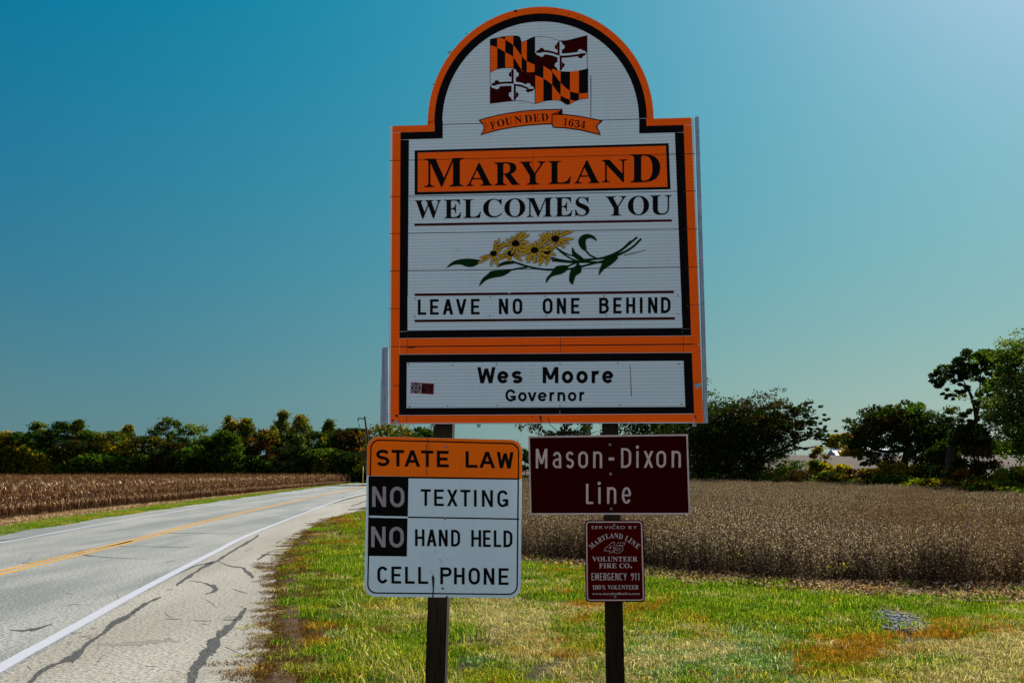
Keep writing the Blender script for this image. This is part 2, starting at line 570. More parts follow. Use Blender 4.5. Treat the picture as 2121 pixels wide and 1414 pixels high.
# ------------------------------------------------------------------ ground sheet
def build_ground():
    ys = np.concatenate([np.arange(-30, 30, 0.5), np.arange(30, 120, 1.2), np.arange(120, 360, 4), np.array([380, 450, 600, 900, 1500, 2500])])
    xs = np.concatenate([np.array([-1800, -900, -400, -220]), np.arange(-140, -26, 3), np.arange(-26, 26, 0.5), np.arange(26, 160, 3), np.array([220, 400, 900, 1800])])
    X, Y = np.meshgrid(xs, ys)
    Z = gz(X, Y)
    V = np.stack([X.ravel(), Y.ravel(), Z.ravel()], 1)
    ny, nx = X.shape
    i = np.arange(ny - 1)[:, None] * nx + np.arange(nx - 1)[None]
    Q = np.stack([i, i + 1, i + 1 + nx, i + nx], -1).reshape(-1, 4)
    cx = X[:-1, :-1].ravel(); cy = Y[:-1, :-1].ravel()
    mi = np.where(cy > 95, 1, 0)
    me = mesh_np('ground', V, quads=Q, mats=('ground_soil', 'far_field'), mi=mi, smooth=True)
    o = link('ground', me)
    o['kind'] = 'structure'
build_ground()

LE = offset(YEL, -5.0)
EDGr = [Vector((p.x + 0.07 * math.sin(p.y * 3.1) + 0.05 * math.sin(p.y * 7.7), p.y, 0)) for p in EDG]
ysamp = np.concatenate([np.arange(-11, 30, 0.4), np.arange(30, 320, 3)])
rng = random.Random(3)
def lx(line, off=0.0, jit=0.0):
    return [Vector((float(xof(line, y)) + off + (rng.random() - .5) * jit, y, 0)) for y in ysamp]
ribbon('road', lx(YEL, -5.0, 0.1), lx(RLN, 0.15), 0.0, 'lane_asphalt')
ribbon('road_shoulder', lx(RLN, 0.15), lx(EDG, 0.0, 0.14), 0.0, 'shoulder_asphalt')
def along(line, off, w, z, mat, name='road_marking'):
    a = catmull(line, 14)
    return ribbon(name, offset(a, off - w / 2), offset(a, off + w / 2), z, mat)
along(rline, 0, 0.17, 0.004, 'white_paint')
along(yellow, -0.13, 0.12, 0.004, 'yellow_paint')
along(yellow, 0.13, 0.12, 0.004, 'yellow_paint')
along(yellow, -3.45, 0.13, 0.004, 'white_paint')

def z3(x, y):
    return (x / 2.791, 980 + y / 2.791)
def patch(pts, wid, mat='tar_seal', name='tar_seam', z=0.0020, seed=1):
    """a sealed crack lying on the pavement: centre points measured in the photograph, ragged edges"""
    r = random.Random(seed)
    P = catmull([Vector((p[0], p[1], 0)) for p in pts], 12)
    W = np.interp(np.linspace(0, 1, len(P)), np.linspace(0, 1, len(wid)), wid)
    jl = [r.random() - .5 for _ in range(len(P) + 4)]; jr = [r.random() - .5 for _ in range(len(P) + 4)]
    L, R = [], []
    for i, p in enumerate(P):
        t = (P[min(i + 1, len(P) - 1)] - P[max(i - 1, 0)]).normalized()
        nrm = Vector((-t.y, t.x, 0))
        a = p + nrm * W[i] * (0.42 + sum(jl[i:i + 5]) * .16 + jl[i] * .10)
        b = p - nrm * W[i] * (0.42 + sum(jr[i:i + 5]) * .16 + jr[i] * .10)
        L.append(gnd(*z3(a.x, a.y))); R.append(gnd(*z3(b.x, b.y)))
    return ribbon(name, L, R, z, mat)
patch([(140, 1240), (240, 1140), (330, 1100), (410, 1070), (450, 1040), (520, 975), (600, 920), (640, 880), (760, 810), (850, 750), (935, 712)], [40, 34, 22, 48, 40, 18, 22, 30, 24, 20, 5], seed=1)
patch([(1018, 645), (1090, 595), (1150, 560), (1200, 525), (1250, 505), (1310, 470), (1370, 430), (1430, 400), (1495, 357)], [14, 22, 14, 20, 14, 10, 16, 14, 12], seed=2)
patch([(1260, 508), (1330, 535), (1400, 545), (1430, 570), (1465, 602)], [3, 7, 8, 26, 16], seed=3)
patch([(1095, 620), (1180, 633), (1240, 658), (1240, 680), (1185, 698)], [3, 7, 24, 22, 5], seed=4)
patch([(1085, 1230), (1130, 1130), (1190, 1050), (1240, 980), (1290, 920), (1340, 880), (1390, 820), (1425, 780)], [50, 70, 70, 60, 56, 30, 30, 12], seed=5)
patch([(1487, 500), (1530, 472), (1562, 450)], [10, 12, 3], seed=6)
patch([(1500, 335), (1620, 277), (1750, 228), (1900, 178), (2050, 138), (2200, 110)], [9, 10, 9, 8, 6, 5], seed=7)
patch([(1050, 572), (1130, 535), (1230, 515)], [5, 8, 5], seed=8)
patch([(1595, 404), (1612, 395), (1632, 388)], [8, 9, 3], seed=9)
patch([(560, 990), (700, 985), (830, 975), (940, 970), (1040, 968)], [14, 22, 32, 18, 6], 'dust_stain', 'road_stain', seed=10)
patch([(0, 566), (150, 528), (300, 492), (470, 452), (600, 425), (760, 392)], [8, 9, 10, 12, 8, 6], seed=11)
patch([(455, 468), (560, 480), (700, 490), (860, 493)], [8, 4, 3, 2], seed=12)
patch([(60, 905), (130, 908), (220, 895), (300, 870)], [5, 14, 14, 5], seed=13)
patch([(0, 388), (90, 378), (180, 364), (270, 352)], [6, 7, 5, 3], seed=14)
patch([(930, 345), (1150, 345), (1400, 350)], [2, 3, 2], seed=15)
patch([(2030, 190), (2070, 175), (2120, 160), (2200, 150)], [5, 7, 6, 8], seed=16)
patch([(2010, 210), (2080, 205), (2140, 190)], [5, 9, 8], seed=17)
patch([(2060, 245), (2110, 228), (2190, 210)], [6, 5, 8], seed=18)
patch([(1300, 1000), (1360, 1030), (1430, 1060), (1480, 1090)], [4, 5, 4, 3], seed=19)
patch([(1290, 845), (1330, 845), (1365, 846)], [5, 9, 4], seed=20)
patch([(640, 418), (900, 424), (1100, 428)], [2, 3, 2], seed=21)
patch([(1345, 668), (1390, 682), (1430, 692)], [3, 5, 3], seed=22)
patch([(680, 412), (720, 400), (770, 388)], [5, 10, 5], seed=23)

rc = random.Random(71)
for k in range(46):                                   # hairline cracks, thickest near the outer edge
    x0_ = rc.uniform(60, 1480); y0_ = rc.uniform(420, 1190)
    e_ = gnd(*z3(x0_, y0_))
    if e_.x > xof(EDG, e_.y) - .1 or e_.x < xof(YEL, e_.y) - 3 or (e_.x < xof(RLN, e_.y) and rc.random() < .6): continue
    a_ = rc.choice((0.0, 0.15, -0.2, -.75, 1.0)) + rc.uniform(-.3, .3); L_ = rc.uniform(30, 130)
    pts_ = [(x0_ + L_ * t * math.cos(a_) + rc.uniform(-8, 8), y0_ + L_ * t * math.sin(a_) * .6 + rc.uniform(-5, 5)) for t in (0, .3, .6, 1)]
    patch(pts_, [1.5, 4, 3, 1.2], seed=100 + k, name='crack')

# dirt along the pavement edge, bare strip before the bean field, litter strip before the corn
def zribbon(name, L, R, dz, mat, n=3):
    V = []
    for a, b in zip(L, R):
        for k in range(n + 1):
            p = a.lerp(b, k / n)
            V.append((p.x, p.y, float(gz(p.x, p.y)) + dz))
    Fc = []
    for i in range(len(L) - 1):
        for k in range(n):
            q = i * (n + 1) + k
            Fc.append((q, q + 1, q + n + 2, q + n + 1))
    me = bpy.data.meshes.new(name)
    me.from_pydata(V, [], Fc)
    setmats(me, [mat])
    o = link(name, me); o['kind'] = 'structure'
    return o
zribbon('dirt_verge', lx(EDG, 0.05, 0.2), [p + Vector((0.28 + 0.25 * float(vnoise(p.y, 0, 1.3, 5)), 0, 0)) for p in lx(EDG)], 0.025, 'edge_dirt', 3)
zribbon('litter_strip', [p - Vector((float(coff(p.y)) + .5, 0, 0)) for p in lx(YEL)], [p - Vector((5 + .27 * (float(coff(p.y)) - 5), 0, 0)) for p in lx(YEL)], 0.02, 'litter_ground', 6)

# ------------------------------------------------------------------ sign printing: letters built from strokes, in a W x H box
def rect(x0, y0, x1, y1):
    return [(x0, y0), (x1, y0), (x1, y1), (x0, y1)]
def para(x0, y0, x1, y1, w):
    return [(x0 - w / 2, y0), (x0 + w / 2, y0), (x1 + w / 2, y1), (x1 - w / 2, y1)]
def stroke(P, t, closed=False):
    n = len(P); out = []; L = []; R = []
    for i in range(n):
        if closed:
            a, b = P[(i - 1) % n], P[(i + 1) % n]
        else:
            a, b = P[max(i - 1, 0)], P[min(i + 1, n - 1)]
        dx, dy = b[0] - a[0], b[1] - a[1]
        l = math.hypot(dx, dy) or 1
        nx, ny = -dy / l * t / 2, dx / l * t / 2
        L.append((P[i][0] + nx, P[i][1] + ny)); R.append((P[i][0] - nx, P[i][1] - ny))
    for i in range(n if closed else n - 1):
        j = (i + 1) % n
        out.append([L[i], L[j], R[j], R[i]])
    return out
def arc(cx, cy, rx, ry, a0, a1, n=9):
    return [(cx + rx * math.cos(math.radians(a0 + (a1 - a0) * k / n)), cy + ry * math.sin(math.radians(a0 + (a1 - a0) * k / n))) for k in range(n + 1)]
def hg(ch, W, H, t):
    """uniform-stroke road sign letters"""
    s = t
    h = t * 0.94
    rx = W / 2 - t / 2
    ry = min(rx * 1.12, H / 2 - h / 2)
    cx = W / 2
    if ch == 'I': return [rect(cx - t / 2, 0, cx + t / 2, H)]
    if ch == '-': return [rect(0, 0, W, H)]
    if ch == 'L': return [rect(0, 0, t, H), rect(t, 0, W, h)]
    if ch == 'E': return [rect(0, 0, t, H), rect(t, 0, W, h), rect(t, H - h, W, H), rect(t, H * .5 - h / 2, W * .9, H * .5 + h / 2)]
    if ch == 'T': return [rect(cx - t / 2, 0, cx + t / 2, H - h), rect(0, H - h, W, H)]
    if ch == 'H': return [rect(0, 0, t, H), rect(W - t, 0, W, H), rect(t, H / 2 - h / 2, W - t, H / 2 + h / 2)]
    if ch == 'N': return [rect(0, 0, t, H), rect(W - t, 0, W, H), [(t * .0, H), (t * 1.05, H), (W, 0), (W - t * 1.05, 0)]]
    if ch == 'M': return [rect(0, 0, t, H), rect(W - t, 0, W, H), [(0, H), (t * 1.1, H), (cx + t * .5, H * .22), (cx - t * .5, H * .22)], [(W, H), (W - t * 1.1, H), (cx - t * .5, H * .22), (cx + t * .5, H * .22)]]
    if ch == 'A': return [[(0, 0), (t * 1.08, 0), (cx + t * .55, H), (cx - t * .55, H)], [(W, 0), (W - t * 1.08, 0), (cx - t * .55, H), (cx + t * .55, H)], rect(W * .24, H * .24, W * .76, H * .24 + h)]
    if ch == 'V' or ch == 'v': return [[(0, H), (t * 1.08, H), (cx + t * .55, 0), (cx - t * .55, 0)], [(W, H), (W - t * 1.08, H), (cx - t * .55, 0), (cx + t * .55, 0)]]
    if ch == 'W':
        q = W * .27
        return [[(0, H), (t, H), (q + t * .5, 0), (q - t * .5, 0)], [(cx - t * .5, H * .92), (cx + t * .5, H * .92), (q + t * .5, 0), (q - t * .5, 0)],
                [(cx - t * .5, H * .92), (cx + t * .5, H * .92), (W - q + t * .5, 0), (W - q - t * .5, 0)], [(W - t, H), (W, H), (W - q + t * .5, 0), (W - q - t * .5, 0)]]
    if ch == 'X' or ch == 'x': return [[(0, 0), (t * 1.1, 0), (W, H), (W - t * 1.1, H)], [(0, H), (t * 1.1, H), (W, 0), (W - t * 1.1, 0)]]
    if ch == 'Y': return [rect(cx - t / 2, 0, cx + t / 2, H * .45), [(0, H), (t * 1.08, H), (cx + t * .5, H * .4), (cx - t * .5, H * .4)], [(W, H), (W - t * 1.08, H), (cx - t * .5, H * .4), (cx + t * .5, H * .4)]]
    if ch in 'O0o':
        return stroke(arc(cx, H - ry - h / 2, rx, ry, 0, 180, 10) + arc(cx, ry + h / 2, rx, ry, 180, 360, 10), t, True)
    if ch == 'C': return stroke(arc(cx, H - ry - h / 2, rx, ry, 22, 180, 9) + arc(cx, ry + h / 2, rx, ry, 180, 338, 9), t)
    if ch == 'G':
        return stroke(arc(cx, H - ry - h / 2, rx, ry, 22, 180, 9) + arc(cx, ry + h / 2, rx, ry, 180, 335, 9), t) + [rect(W - t, h * .5, W, H * .48), rect(cx, H * .48 - h, W - t, H * .48)]
    if ch == 'D':
        r = min(W * .62, H / 2) - t / 2
        return [rect(0, 0, t, H)] + stroke([(t, H - h / 2), (W - t / 2 - r, H - h / 2)] + arc(W - t / 2 - r, H - h / 2 - r, r, r, 80, 0, 7) + arc(W - t / 2 - r, h / 2 + r, r, r, 0, -80, 7) + [(W - t / 2 - r, h / 2), (t, h / 2)], t)
    if ch == 'P':
        r = H * .27 - t * .25
        r = (H * .54 - h) / 2
        return [rect(0, 0, t, H)] + stroke([(t, H - h / 2), (W - t / 2 - r, H - h / 2)] + arc(W - t / 2 - r, H - h / 2 - r, r, r, 80, -80, 9) + [(W - t / 2 - r, H - h / 2 - 2 * r), (t, H - h / 2 - 2 * r)], t)
    if ch == 'R':
        r = (H * .54 - h) / 2
        return hg('P', W, H, t) + [[(W - t * 1.1, 0), (W, 0), (cx + t * .7, H * .5), (cx - t * .4, H * .5)]]
    if ch == 'B':
        r = (H * .52 - h) / 2; r2 = (H - h - 2 * r) / 2
        return [rect(0, 0, t, H)] + stroke([(t, H - h / 2), (W * .95 - t / 2 - r, H - h / 2)] + arc(W * .95 - t / 2 - r, H - h / 2 - r, r, r, 80, -80, 9) + [(W * .95 - t / 2 - r, H - h / 2 - 2 * r), (t, H - h / 2 - 2 * r)], t) + \
            stroke([(t, h / 2 + 2 * r2), (W - t / 2 - r2, h / 2 + 2 * r2)] + arc(W - t / 2 - r2, h / 2 + r2, r2, r2, 80, -80, 9) + [(W - t / 2 - r2, h / 2), (t, h / 2)], t)
    if ch in 'Ss':
        r1 = (H - h) / 4
        p = arc(cx, H - h / 2 - r1, rx, r1, 25, 240, 11) + arc(cx, h / 2 + r1, rx, r1, 60, -155, 11)
        return stroke(p, t)
    if ch == 'e':
        return stroke(arc(cx, H / 2, rx, H / 2 - h / 2, 2, 325, 16), t) + [rect(t * .8, H * .5 - h * .42, W - t * .35, H * .5 + h * .42)]
    if ch == 'a':
        rb = (H * .6 - h) / 2
        return [rect(W - t, 0, W, H * .62)] + stroke([(W - t / 2, H * .55)] + arc(cx, H * .62, rx, H * .38 - h / 2, 10, 155, 8), t) + \
            stroke([(W - t, H * .6 - h / 2)] + arc(t / 2 + rb, h / 2 + rb, rb, rb, 90, 270, 8) + [(W - t, h / 2 + h * .3)], t * .95)
    if ch == 'n': return [rect(0, 0, t, H)] + stroke([(t * .6, H * .55)] + arc(cx, H - rx - h / 2, rx, rx, 160, 0, 8) + [(W - t / 2, 0)], t)
    if ch == 'r': return [rect(0, 0, t, H)] + stroke([(t * .6, H * .55)] + arc(W * .72, H - W * .55 - h / 2, W * .5, W * .55, 165, 70, 6), t)
    if ch == 'i': return [rect(cx - t / 2, 0, cx + t / 2, H)]
    if ch == '4': return [rect(W * .6, 0, W * .6 + t, H), rect(0, H * .22, W, H * .22 + h)] + stroke([(t * .6, H * .22 + h / 2), (W * .62, H - t * .3)], t)
    if ch == '5': return stroke([(W * .98, H - h / 2), (W * .22, H - h / 2), (W * .12, H * .5), (W * .45, H * .6)] + arc(W * .5, H * .3 + t * .1, W * .5 - t / 2, H * .3 - h * .3, 75, -160, 12), t)
    if ch == '9': return stroke(arc(cx, H - ry - h / 2, rx, ry, 0, 360, 14), t) + stroke([(W - t / 2, H - ry - h / 2), (W - t / 2, H * .45), (W * .62, H * .16), (W * .35, 0)], t)
    if ch == '1': return [rect(cx, 0, cx + t, H), [(cx, H), (cx, H - h * 1.2), (cx - t * 1.1, H - h * 2), (cx - t * 1.1, H - h)]]
    raise ValueError(ch)

GL = {}
BOLD = {}
for i, c in enumerate("ABCDEFGHIJKLMNOPQRSTUVWXYZ"):
    BOLD[c] = chr(0x1D400 + i)
for i, c in enumerate("0123456789"):
    BOLD[c] = chr(0x1D7CE + i)
def glyph(ch, serif=True):
    """outline of a letter from Blender's own built-in typefaces, as a mesh (verts, faces), raw em units"""
    key = (ch, serif)
    if key in GL:
        return GL[key]
    cu = bpy.data.curves.new("g", 'FONT')
    cu.body = BOLD.get(ch, ch) if serif else ch
    cu.resolution_u = 4
    ob = bpy.data.objects.new("g", cu)
    COL.objects.link(ob)
    dg = bpy.context.evaluated_depsgraph_get()
    ev = ob.evaluated_get(dg)
    me = ev.to_mesh()
    V = [(v.co.x, v.co.y) for v in me.vertices]
    Fc = [list(p.vertices) for p in me.polygons]
    ev.to_mesh_clear()
    bpy.data.objects.remove(ob); bpy.data.curves.remove(cu)
    GL[key] = (V, Fc)
    return GL[key]

# ------------------------------------------------------------------ sign planes
class Plane:
    def __init__(s, px, py, dist, yaw=5.0, lean=0.0):
        s.p = at(px, py, dist)
        a = math.radians(yaw)
        s.n = Vector((-math.sin(a), -math.cos(a), math.sin(math.radians(lean)))).normalized()
        s.yaw = a
    def hit(s, px, py, off=0.0):
        r = ray(px, py)
        o = Vector((0, 0, CAM_H))
        t = (s.p + s.n * off - o).dot(s.n) / r.dot(s.n)
        return o + r * t

class Print:
    """flat print on a sign: polygons given in photograph pixels, laid on the sign's own plane"""
    def __init__(s, plane, base):
        s.pl, s.off, s.mb = plane, base, MB()
    def layer(s, d=0.0003):
        s.off += d
    def poly(s, pts, mat):
        s.mb.poly([s.pl.hit(x, y, s.off) for x, y in reversed(pts)], mat)
    def polys(s, L, mat, d=0.00006):
        for p in L:
            s.off += d
            s.poly(p, mat)
    def tri(s, V, Fc, mat):
        s.mb.mesh([s.pl.hit(x, y, s.off) for x, y in V], Fc, mat)
    def build(s, name, root, label=None):
        o = s.mb.build(name, root)
        if label:
            o['label'] = label
        return o

def boxmap(bl, br, tl, tr):
    def f(u, v):
        a = (bl[0] + (br[0] - bl[0]) * u, bl[1] + (br[1] - bl[1]) * u)
        b = (tl[0] + (tr[0] - tl[0]) * u, tl[1] + (tr[1] - tl[1]) * u)
        return (a[0] + (b[0] - a[0]) * v, a[1] + (b[1] - a[1]) * v)
    return f

def text_line(pr, zf, letters, A, B, t, mat, style='hg', lean=0.0, root=None):
    if root is not None:                       # every letter a part of its own
        for L in letters:
            sub = Print(pr.pl, pr.off)
            text_line(sub, zf, [L], A, B, t, mat, style, lean)
            sub.build('letter', root)
        return
    """letters: (char, x0, x1[, rise]) in zoom pixels; A, B: (x, ytop, ybottom) at two ends"""
    for L in letters:
        ch, x0, x1 = L[:3]
        lift = L[3] if len(L) > 3 else 0
        cut = L[4] if len(L) > 4 else 1.0
        def yy(x, k):
            return A[k] + (B[k] - A[k]) * (x - A[0]) / (B[0] - A[0])
        top0, top1, b0, b1 = yy(x0, 1), yy(x1, 1), yy(x0, 2), yy(x1, 2)
        if cut != 1.0:
            top0 = b0 + (top0 - b0) * cut; top1 = b1 + (top1 - b1) * cut
        bl, br, tl, tr = (x0, b0 - lift), (x1, b1 - lift), (x0, top0 - lift), (x1, top1 - lift)
        W = x1 - x0; H = (b0 - top0 + b1 - top1) / 2
        m = boxmap(bl, br, tl, tr)
        if style == 'hg':
            for poly in hg(ch, W, H, t):
                pr.off += 0.00004
                pr.poly([zf(*m(x / W, y / H)) for x, y in poly][::-1], mat)
        else:
            V, Fc = glyph(ch, style == 'serif')
            xs = [v[0] for v in V]; ys = [v[1] for v in V]
            a, b, c, d = min(xs), max(xs), min(ys), max(ys)
            pr.tri([zf(*m((x - a) / (b - a), (y - c) / (d - c))) for x, y in V], Fc, mat)

def placed(pr, zf, ch, cx, cy, h, ang, mat, sx=1.0, serif=True, wide=None):
    V, Fc = glyph(ch, serif)
    xs = [v[0] for v in V]; ys = [v[1] for v in V]
    a, b, c, d = min(xs), max(xs), min(ys), max(ys)
    k = h / (d - c)
    kx = (wide / (b - a)) if wide else k * sx
    ca, sa = math.cos(math.radians(ang)), math.sin(math.radians(ang))
    out = []
    for x, y in V:
        u = (x - (a + b) / 2) * kx; v = -(y - (c + d) / 2) * k
        out.append(zf(cx + u * ca - v * sa, cy + u * sa + v * ca))
    pr.tri(out, Fc, mat)

def run_text(pr, zf, s, x0, x1, yb, h, mat, serif=False, gap=0.12, cap='H', sx=1.0):
    """a run of built-in letters stretched to x0..x1 on baseline yb, capital height h"""
    capV = glyph(cap, serif)[0]
    ch_ = max(v[1] for v in capV) - min(0, min(v[1] for v in capV))
    items = []; x = 0
    for c in s:
        if c == ' ':
            x += 0.34; continue
        V, Fc = glyph(c, serif)
        a, b = min(v[0] for v in V), max(v[0] for v in V)
        items.append((V, Fc, x - a)); x += (b - a) + gap
    tot = x - gap
    kx = (x1 - x0) / tot
    ky = h / ch_
    for V, Fc, o in items:
        pr.tri([zf(x0 + (vx + o) * kx, yb - vy * ky) for vx, vy in V], Fc, mat)

def slab(plane, pts, thick, mat, name, root, front=0.0, edge_mat=None, bevel=False):
    """a plate with thickness, outline in photograph pixels"""
    mb = MB()
    P = [plane.hit(x, y, front) for x, y in pts]
    Q = [p - plane.n * thick for p in P]
    n = len(P)
    mb.poly(P[::-1], mat)
    mb.poly(Q, edge_mat or mat)
    for i in range(n):
        j = (i + 1) % n
        mb.poly([P[i], P[j], Q[j], Q[i]], edge_mat or mat)
    o = mb.build(name, root)
    bm = bmesh.new(); bm.from_mesh(o.data)
    bmesh.ops.remove_doubles(bm, verts=bm.verts, dist=1e-5)
    bmesh.ops.recalc_face_normals(bm, faces=bm.faces)
    bm.to_mesh(o.data); bm.free()
    return o

def bolt(plane, px, py, r, root, base=0.002, mat='bolt_metal'):
    mb = MB()
    c = plane.hit(px, py, base)
    mb.tube([c, c + plane.n * 0.002], [r * 1.7, r * 1.6], mat, 12)
    mb.tube([c + plane.n * 0.002, c + plane.n * 0.009, c + plane.n * 0.011], [r, r * .95, r * .6], mat, 6)
    return mb.build('bolt', root)

def rounded(tl, tr, br, bl, r, n=6):
    """rounded quad outline in pixels, counterclockwise on screen from top-left going down"""
    C = [tl, bl, br, tr]
    out = []
    for i in range(4):
        p, a, b = Vector(C[i]), Vector(C[i - 1]), Vector(C[(i + 1) % 4])
        da, db = (a - p).normalized(), (b - p).normalized()
        s, e = p + da * r, p + db * r
        c = p + (da + db) * r
        for k in range(n + 1):
            t = k / n * PI / 2
            q = c - db * r * math.cos(t) - da * r * math.sin(t)
            out.append((q.x, q.y))
    return out

def ring(pr, outer, inner, mat):
    n = len(outer)
    for i in range(n):
        j = (i + 1) % n
        pr.poly([outer[i], outer[j], inner[j], inner[i]], mat)

# ================================================================== the big welcome sign
BP = Plane(1120, 900, 7.70, 5.0)
base = gnd(1085, 1507)
base = Vector((0.1, 7.85, 0))
welcome = thing('welcome_sign', 'tall round-topped orange and white state welcome sign with a flag and flowers', 'welcome sign', base)

z1 = lambda x, y: (780 + x / 3.0086, y / 3.0086)
z2 = lambda x, y: (990 + x / 6.146, 60 + y / 6.146)
zc = lambda x, y: (780 + x / 3.0086, 440 + y / 3.0086)
z4 = lambda x, y: (910 + x / 4.9326, 460 + y / 4.9326)
z5 = lambda x, y: (780 + x / 3.03, 690 + y / 3.03)

# outer side lines of the panels, and the seams between them
def lxp(y): return 807 - 2.0 * (y - 262) / 616            # left edge x
def rxp(y): return 1437 + 20.5 * (y - 245) / 633           # right edge x
seamL = [261, 333, 407.5, 484, 561, 639.5, 718, 798.4, 878.5]
seamR = [244, 318.5, 395.6, 474, 553, 632, 713, 794, 876.5]
def sy(k, x):
    return seamL[k] + (seamR[k] - seamL[k]) * (x - 806) / (1440 - 806)
G = 0.7
for k in range(8):
    a, b = lxp(seamL[k]), rxp(seamR[k]); c, d = lxp(seamL[k + 1]), rxp(seamR[k + 1])
    slab(BP, [(a, sy(k, a) + G), (c, sy(k + 1, c) - G), (d, sy(k + 1, d) - G), (b, sy(k, b) + G)], 0.03, 'white_sheeting', 'panel', welcome, edge_mat='seam_dark')
# arched top, in a rounded piece
AC = Vector((1119.8, 250.7)); AU = Vector((234.7, -6.25)); AV = Vector((-3, -237))
def archp(t, s=1.0):
    q = AC + AU * (math.cos(t) * s) + AV * (math.sin(t) * s)
    return (q.x, q.y)
NA = 48
out = [archp(PI * k / NA) for k in range(NA + 1)]
slab(BP, [(885, sy(0, 885) - G)] + [(1354.5, sy(0, 1354.5) - G)] + out[1:-1], 0.03, 'white_sheeting', 'panel', welcome, edge_mat='sheet_edge').data
# dark backing seen through the joints
slab(BP, [(900, 236), (900, 270), (815, 272), (812, 872), (1450, 870), (1428, 256), (1340, 258), (1340, 236)], 0.01, 'seam_dark', 'backing', welcome, front=-0.012)

bd = Print(BP, 0.0012)
# arch rings
for k in range(NA):
    t0, t1 = PI * k / NA, PI * (k + 1) / NA
    bd.poly([archp(t0, 0.995), archp(t0, .938), archp(t1, .938), archp(t1, 0.995)], 'orange_sheeting')
    bd.poly([archp(t0, .938), archp(t0, .868), archp(t1, .868), archp(t1, .938)], 'black_print')
# shoulders
def hseg(x0, x1, ya, yb, mat, seams=True):
    bd.poly([(x0, ya(x0)), (x0, yb(x0)), (x1, yb(x1)), (x1, ya(x1))], mat)
sl = lambda y0, k=-0.0272: (lambda x: y0 + k * (x - 807))
hseg(813, 899.7, sl(261.3), sl(275), 'orange_sheeting')
hseg(885.5, 899.7, lambda x: 251.0, sl(261.3), 'orange_sheeting')
hseg(1339, 1353.8, lambda x: 244.8, sl(259), 'orange_sheeting')
hseg(1353.8, 1431.5, sl(260.8), sl(275.5), 'orange_sheeting')
hseg(1339, 1353.8, sl(259), sl(275.5), 'orange_sheeting')
hseg(829.5, 917, sl(275.2), sl(290), 'black_print')
hseg(900.2, 917, lambda x: 250.5, sl(275.2), 'black_print')
hseg(1324, 1339, lambda x: 246, sl(275.5), 'black_print')
hseg(1324, 1416, sl(275.5), sl(290.7), 'black_print')
# sides, one piece of sheeting on each panel
def interp(a, b, y): return a[0] + (b[0] - a[0]) * (y - a[1]) / (b[1] - a[1])
def side(xa, xb, y_from, y_to, mat, g=0.6, ks=range(8)):
    """vertical border between two edge lines ((x,y),(x,y)), cut at the panel seams"""
    for k in ks:
        xm = (xa[0][0] + xb[0][0]) / 2
        ya = max(sy(k, xm) + g, y_from); yb = min(sy(k + 1, xm) - g, y_to)
        if yb - ya < 1: continue
        bd.poly([(interp(*xa, ya), ya), (interp(*xa, yb), yb), (interp(*xb, yb), yb), (interp(*xb, ya), ya)], mat)
OL = ((813, 262), (808.5, 878)); BL_ = ((829.5, 275), (827.5, 700)); WL = ((847, 288), (844, 684))
OR = ((1431.8, 245), (1457, 876)); BR_ = ((1416, 259), (1431.6, 695)); WR = ((1397.8, 275), (1413.6, 679))
side(OL, BL_, 275.5, 877, 'orange_sheeting')
side(BL_, WL, 290, 686, 'black_print')
side(WR, BR_, 275, 680.5, 'black_print')
side(BR_, OR, 259.5, 875, 'orange_sheeting')
def quad(tl, bl, br, tr, mat):
    bd.poly([tl, bl, br, tr], mat)
quad((843.8, 684.5), (843.8, 700), (1413.6, 694.8), (1413.6, 679), 'black_print')
quad((827.6, 686.8), (827.5, 700.2), (843.6, 700.1), (843.7, 686.5), 'black_print')
quad((1413.8, 680.8), (1413.8, 694.8), (1431.4, 694.6), (1431.2, 680.8), 'black_print')
def bar(x0, x1, yl0, yl1, yr0, yr1, mat):
    quad((x0, yl0), (x0, yl1), (x1, yr1), (x1, yr0), mat)
for a_ in ([(829, 701.2), (829, 733), (1432, 729.2), (1432, 695.8)], [(828, 860.4), (828, 875.6), (1436, 873.4), (1436, 857.4)], [(866, 318), (866, 397), (1381, 386), (1378, 303)]):
    bd.off -= 0.0004; bd.poly(a_, 'seam_dark'); bd.off += 0.0004
for (x0, x1) in ((828, 843), (844, 1160), (1161, 1415), (1416, 1433)):
    f = lambda a, b, x: a + (b - a) * (x - 828) / (1433 - 828)
    bar(x0, x1, f(700.8, 695.3, x0), f(716.6, 711.5, x0), f(700.8, 695.3, x1), f(716.6, 711.5, x1), 'orange_sheeting')
    bar(x0, x1, f(718.8, 714.0, x0), f(733.4, 729.6, x0), f(718.8, 714.0, x1), f(733.4, 729.6, x1), 'orange_sheeting')
# governor frame
o2 = [(826.7, 734.2), (825.2, 859.2), (1438, 856), (1433, 730.3)]
i2 = [(842.5, 750.5), (841.8, 844.8), (1419.6, 842.2), (1416, 746.8)]
for i in range(4):
    j = (i + 1) % 4
    quad(o2[i], o2[j], i2[j], i2[i], 'black_print')
for (x0, x1) in ((825.5, 842), (843, 1437)):
    f = lambda a, b, x: a + (b - a) * (x - 826) / (1438 - 826)
    bar(x0, x1, f(860, 857, x0), f(876, 873.8, x0), f(860, 857, x1), f(876, 873.8, x1), 'orange_sheeting')
